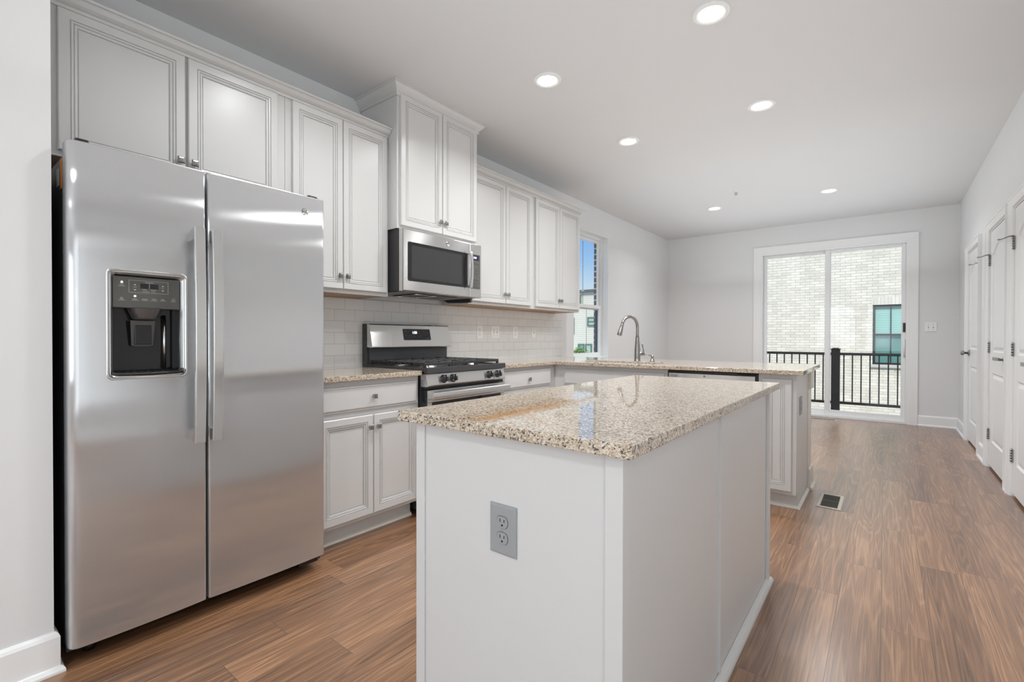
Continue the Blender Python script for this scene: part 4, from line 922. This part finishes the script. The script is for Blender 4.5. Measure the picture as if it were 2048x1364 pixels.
# oven door
od = MB().rings(FX(.680), RY0+.006, RY1-.006, .190, .792, [(0, -.052), (0, -.004), (.004, 0)]).build('oven_door', glossblk_m, rg)
B(.6802, RY0+.008, .716, .684, RY1-.008, .790).build('door_rail', steel_m, od, .001)
vt = MB()
for k in range(4): vt.box(.672, 2.20+k*.165, .7925, .684, 2.33+k*.165, .7945)
vt.build('vent_slots', black_m, od)
for y0, y1 in ((RY0+.008, RY0+.045), (RY1-.045, RY1-.008)): B(.6802, y0, .195, .683, y1, .714).build('door_stile', steel_m, od, .001)
hb = MB().prism([(.722, .732), (.729, .738), (.731, .755), (.729, .772), (.722, .778), (.712, .778), (.712, .732)], lambda p, q, t: (p, t, q), RY0+.018, RY1+.010)
for y in (RY0+.045, RY1-.045): hb.box(.680, y-.022, .738, .712, y+.022, .774)
hb.build('handle', handle_m, od, .001)
MB().rings(FX(.672), RY0+.006, RY1-.006, .045, .182, [(0, -.045), (0, -.004), (.004, 0)]).build('drawer', steel_m, rg)

# ------------------------------------------------------------------ dishwasher
dw = thing('dishwasher', 'built-in stainless dishwasher under the peninsula counter', 'dishwasher', (1.93, PY, 0))
B(1.630, PY+.012, .10, 2.232, 4.235, .872).build('tub', dark_m, dw)
B(1.624, PY-.004, .10, 2.2375, PY+.011, .880).build('trim_frame', black_m, dw, .001)
B(1.632, PY-.0200, .865, 2.230, PY-.0045, .8785).build('control_strip', glossblk_m, dw, .002)
dd_ = MB().rings(FY(PY-.024), 1.636, 2.222, .125, .8625, [(0, -.019), (0, -.003), (.003, 0)]).build('door', steelx_m, dw)
vv = MB()
for k in range(5): vv.box(1.652, PY-.0252, .848-k*.007, 1.705, PY-.0240, .8505-k*.007)
vv.build('vent', black_m, dd_)
MB().lathe((1.895, PY-.0245, .846), (0, -1, 0), [(.007, 0), (.006, .001), (0, .001)], 16).build('emblem', nickel_m, dd_)
B(1.64, PY+.055, .004, 2.222, PY+.065, .10).build('kick_plate', black_m, dw)

# ------------------------------------------------------------------ ceiling lights, sprinkler, vents
GL = 'recessed ceiling lights'
lamps = [(2.201, 2.673, 'recessed ceiling light largest and nearest, right row above the island'), (1.193, 2.685, 'recessed ceiling light nearest the tall cabinet, left row'), (2.208, 3.892, 'recessed ceiling light in the middle of the right row'), (1.201, 3.892, 'recessed ceiling light in the middle of the left row'), (2.404, 6.530, 'recessed ceiling light nearest the sliding door, right row'), (1.186, 6.513, 'recessed ceiling light nearest the far left corner'), (2.2, -.9, 'recessed ceiling light behind the camera, right row'), (1.2, 1.478, 'recessed ceiling light above the fridge, out of view'), (1.4, -2.6, 'recessed ceiling light at the rear of the room')]  # the two lamps behind the camera are added, unseen
first = None
for x, y, lab in lamps:
    if first is None:
        t = thing('recessed_light', lab, 'ceiling light', (x, y, ZC), GL)
        MB().lathe((x, y, ZC), (0, 0, -1), [(.092, 0), (.092, .004), (.086, .009), (.070, .010), (.062, .004), (.060, .004)], 40).build('trim_ring', ring_m, t)
        MB().lathe((x, y, ZC), (0, 0, -1), [(.0605, .003), (.060, .0065), (0, .0075)], 40).build('lens', lens_m, t)
        first = t
    else:
        t = first.copy(); COL.objects.link(t); t.location = (x, y, ZC); t['label'] = lab
        for ch in list(first.children):
            c = ch.copy(); COL.objects.link(c); c.parent = t
    d = bpy.data.lights.new('lamp', 'AREA'); d.shape = 'DISK'; d.size = .11; d.energy = LAMP_W; d.color = (.955, .98, 1); d.spread = math.radians(143)
    lo = bpy.data.objects.new('lamp', d); COL.objects.link(lo); lo.location = (x, y, ZC-.009)
t = thing('fire_sprinkler', 'small fire sprinkler head hanging from the ceiling', 'sprinkler', (1.583, 5.892, ZC))
MB().lathe((1.583, 5.892, ZC), (0, 0, -1), [(.032, 0), (.030, .004), (.012, .005), (.010, .018), (.006, .020)], 20).build('escutcheon', ring_m, t)
s_ = MB().tube([(1.573, 5.892, ZC-.018), (1.568, 5.892, ZC-.032), (1.583, 5.892, ZC-.048)], .0022, 8).tube([(1.593, 5.892, ZC-.018), (1.598, 5.892, ZC-.032), (1.583, 5.892, ZC-.048)], .0022, 8).cyl((1.583, 5.892, ZC-.018), (1.583, 5.892, ZC-.046), .002, 8)
s_.lathe((1.583, 5.892, ZC-.048), (0, 0, -1), [(0, 0), (.014, 0), (.014, .0015), (0, .0015)], 12).build('deflector', nickel_m, t)

def register(label, x0, x1, y0, y1, n, slatdir, slots=False):
    t = thing('floor_register', label, 'floor vent', (x0, y0, 0), 'floor registers')
    top = lambda u, v, o: (u, v, o)
    fr_ = MB().rings(top, x0, x1, y0, y1, [(0, .0003), (0, .0025), (.004, .005), (.020, .005), (.022, .0015)], cap=False, capback=False)
    fr_.build('frame', mat('register_enamel', (.50, .45, .38), .4), t)
    B(x0+.02, y0+.02, .0004, x1-.02, y1-.02, .0010).build('duct', slot_m, t)
    g = MB()
    if slatdir == 'x':
        for k in range(n):
            yy = y0+.024+(y1-y0-.048)*(k+.5)/n; g.box(x0+.021, yy-.0022, .001, x1-.021, yy+.0022, .004)
    else:
        for k in range(n):
            xx = x0+.024+(x1-x0-.048)*(k+.5)/n; g.box(xx-.0022, y0+.021, .001, xx+.0022, y1-.021, .004)
    g.box(x0+.021, (y0+y1)/2-.003, .001, x1-.021, (y0+y1)/2+.003, .0045)
    g.build('grille', mat('register_slats', (.055, .05, .035), .5), t)
register('tan floor register beside the peninsula end', 2.552, 2.690, 3.875, 4.215, 24, 'x')
register('narrow floor register in front of the sliding door', 2.085, 2.405, 7.865, 7.985, 26, 'y')

# ------------------------------------------------------------------ outside the sliding door
tag(B(.2, YF+.22, -.20, 4.6, 9.88, -.105).build('balcony_deck', deck_m, None, base=(.2, YF+.22, -.2)), 'balcony deck just outside the sliding door', 'deck')
rl = thing('balcony_railing', 'black metal balcony railing with thin balusters and a square post', 'railing', (2.25, 9.80, -.105))
for x0, x1 in ((.3, 2.197), (2.320, 3.165)):
    MB().prism([(-.030, .832), (.030, .832), (.032, .850), (.020, .876), (-.020, .876), (-.032, .850)], lambda p, q, t: (t, 9.80+p, q), x0, x1).build('top_rail', rail_m, rl)
    MB().box(x0, 9.78, .015, x1, 9.82, .058).build('bottom_rail', rail_m, rl, .003)
xs_ = [2.082-.1165*k for k in range(15)]+[2.372+.1165*k for k in range(7)]
for x in xs_: MB().box(x-.009, 9.791, .058, x+.009, 9.809, .833).build('baluster', rail_m, rl)
for x in (2.258, 3.225, .24):
    p_ = MB().box(x-.060, 9.74, -.105, x+.060, 9.86, .925).build('post', rail_m, rl, .003)
    MB().box(x-.070, 9.73, .925, x+.070, 9.87, .940).box(x-.045, 9.755, .940, x+.045, 9.845, .955).build('post_cap', rail_m, p_, .004)
nb_ = thing('brick_building', 'neighbouring building with a pale whitewashed brick wall behind the balcony', 'building', (2.5, 13, -3.2))
BW = (2.700, 3.760, .551, 1.830)
wl_ = MB().box(-1.6, 13, -3.2, BW[0], 13.3, 9).box(BW[1], 13, -3.2, 9, 13.3, 9).box(BW[0], 13, -3.2, BW[1], 13.3, BW[2]).box(BW[0], 13, BW[3], BW[1], 13.3, 9)
wl_.build('brick_wall', palebrick_m, nb_)
B(BW[0]-.02, 12.996, BW[3]+.002, BW[1]+.02, 13.02, BW[3]+.165).build('lintel', brick('soldier_course', (.78, .75, .68), (.70, .67, .60), (.62, .59, .53), .061, .5, ms=.005, var=.2, off=(0, .2)), nb_)
B(BW[0]-.03, 12.95, BW[2]-.06, BW[1]+.03, 13.1, BW[2]-.001).build('window_sill', concrete_m, nb_)
wfm = MB().box(BW[0], 13.03, BW[2], BW[0]+.045, 13.12, BW[3]).box(BW[1]-.045, 13.03, BW[2], BW[1], 13.12, BW[3]).box(BW[0]+.045, 13.03, BW[3]-.045, BW[1]-.045, 13.12, BW[3]).box(BW[0]+.045, 13.03, BW[2], BW[1]-.045, 13.12, BW[2]+.04).box(BW[0]+.045, 13.02, 1.175, BW[1]-.045, 13.12, 1.212)
wfo = wfm.build('window', rail_m, nb_)
B(3.000, 13.060, BW[2]+.03, 3.018, 13.084, BW[3]-.04).build('mullion', rail_m, wfo)
B(BW[0]+.045, 13.085, 1.212, BW[1]-.045, 13.09, BW[3]-.045).build('upper_pane', blind_m, wfo); B(BW[0]+.045, 13.085, BW[2]+.04, BW[1]-.045, 13.09, 1.175).build('lower_pane', tealpane_m, wfo)
tag(MB().box(-60, -40, -3.35, 40, 90, -3.2).build('ground', ground_m, None, base=(0, 0, -3.35)), 'street level ground far below the windows', 'ground')
bpy.data.objects['ground']['kind'] = 'structure'

# outside the kitchen window: a sided building with green windows, a utility pole, a shrub
sb = thing('sided_building', 'pale sided building with green windows seen through the kitchen window', 'building', (-12, 25, -3.2))
B(-24, 25, -3.2, -8.2, 33, 3.799).build('siding', siding_m, sb)
rf = MB().box(-24.5, 24.8, 3.80, -7.7, 33.4, 3.93); rf.build('roof_edge', roof_m, sb)
for x0, x1, z0, z1 in ((-10.93, -10.30, 1.78, 2.32), (-12.30, -11.83, 1.3, 2.3), (-11.07, -10.62, -.35, .74), (-11.56, -11.14, -.35, .74), (-11.80, -11.36, 2.95, 3.62)):
    w_ = MB().box(x0, 24.93, z0, x0+.08, 24.999, z1).box(x1-.08, 24.93, z0, x1, 24.999, z1).box(x0+.08, 24.93, z0, x1-.08, 24.999, z0+.08).box(x0+.08, 24.93, z1-.08, x1-.08, 24.999, z1).box(x0+.08, 24.93, (z0+z1)/2-.03, x1-.08, 24.999, (z0+z1)/2+.03).build('window', greenframe_m, sb)
    B(x0+.08, 24.96, z0+.08, x1-.08, 24.97, z1-.08).build('pane', paleglass_m if x0 in (-10.93, -11.07) else tealpane_m, w_)
B(-24, 24.0, -.55, -8.2, 24.99, -.40).build('balcony', concrete_m, sb)
sh = MB(); random.seed(3)
for k in range(420):
    c = Vector((-7.58+random.gauss(0, .17), 18.2+random.gauss(0, .25), random.gauss(0, .10)+.43)); a, b = random.uniform(0, 6.28), random.uniform(-.8, .8)
    u = Vector((math.cos(a), math.sin(a), b))*.06; w = Vector((-math.sin(a), math.cos(a), .4))*.03
    sh.quad(tuple(c-u), tuple(c+w), tuple(c+u), tuple(c-w))
sr = thing('street_tree', 'bright green treetop low in the kitchen window', 'tree', (-7.58, 18.2, -3.2))
sh.build('foliage', leaf_m, sr); MB().tube([(-7.58, 18.2, -3.2), (-7.54, 18.2, -1.5), (-7.58, 18.2, .35)], [.10, .08, .03], 8).build('trunk', mat('bark', (.10, .07, .05), .9), sr)
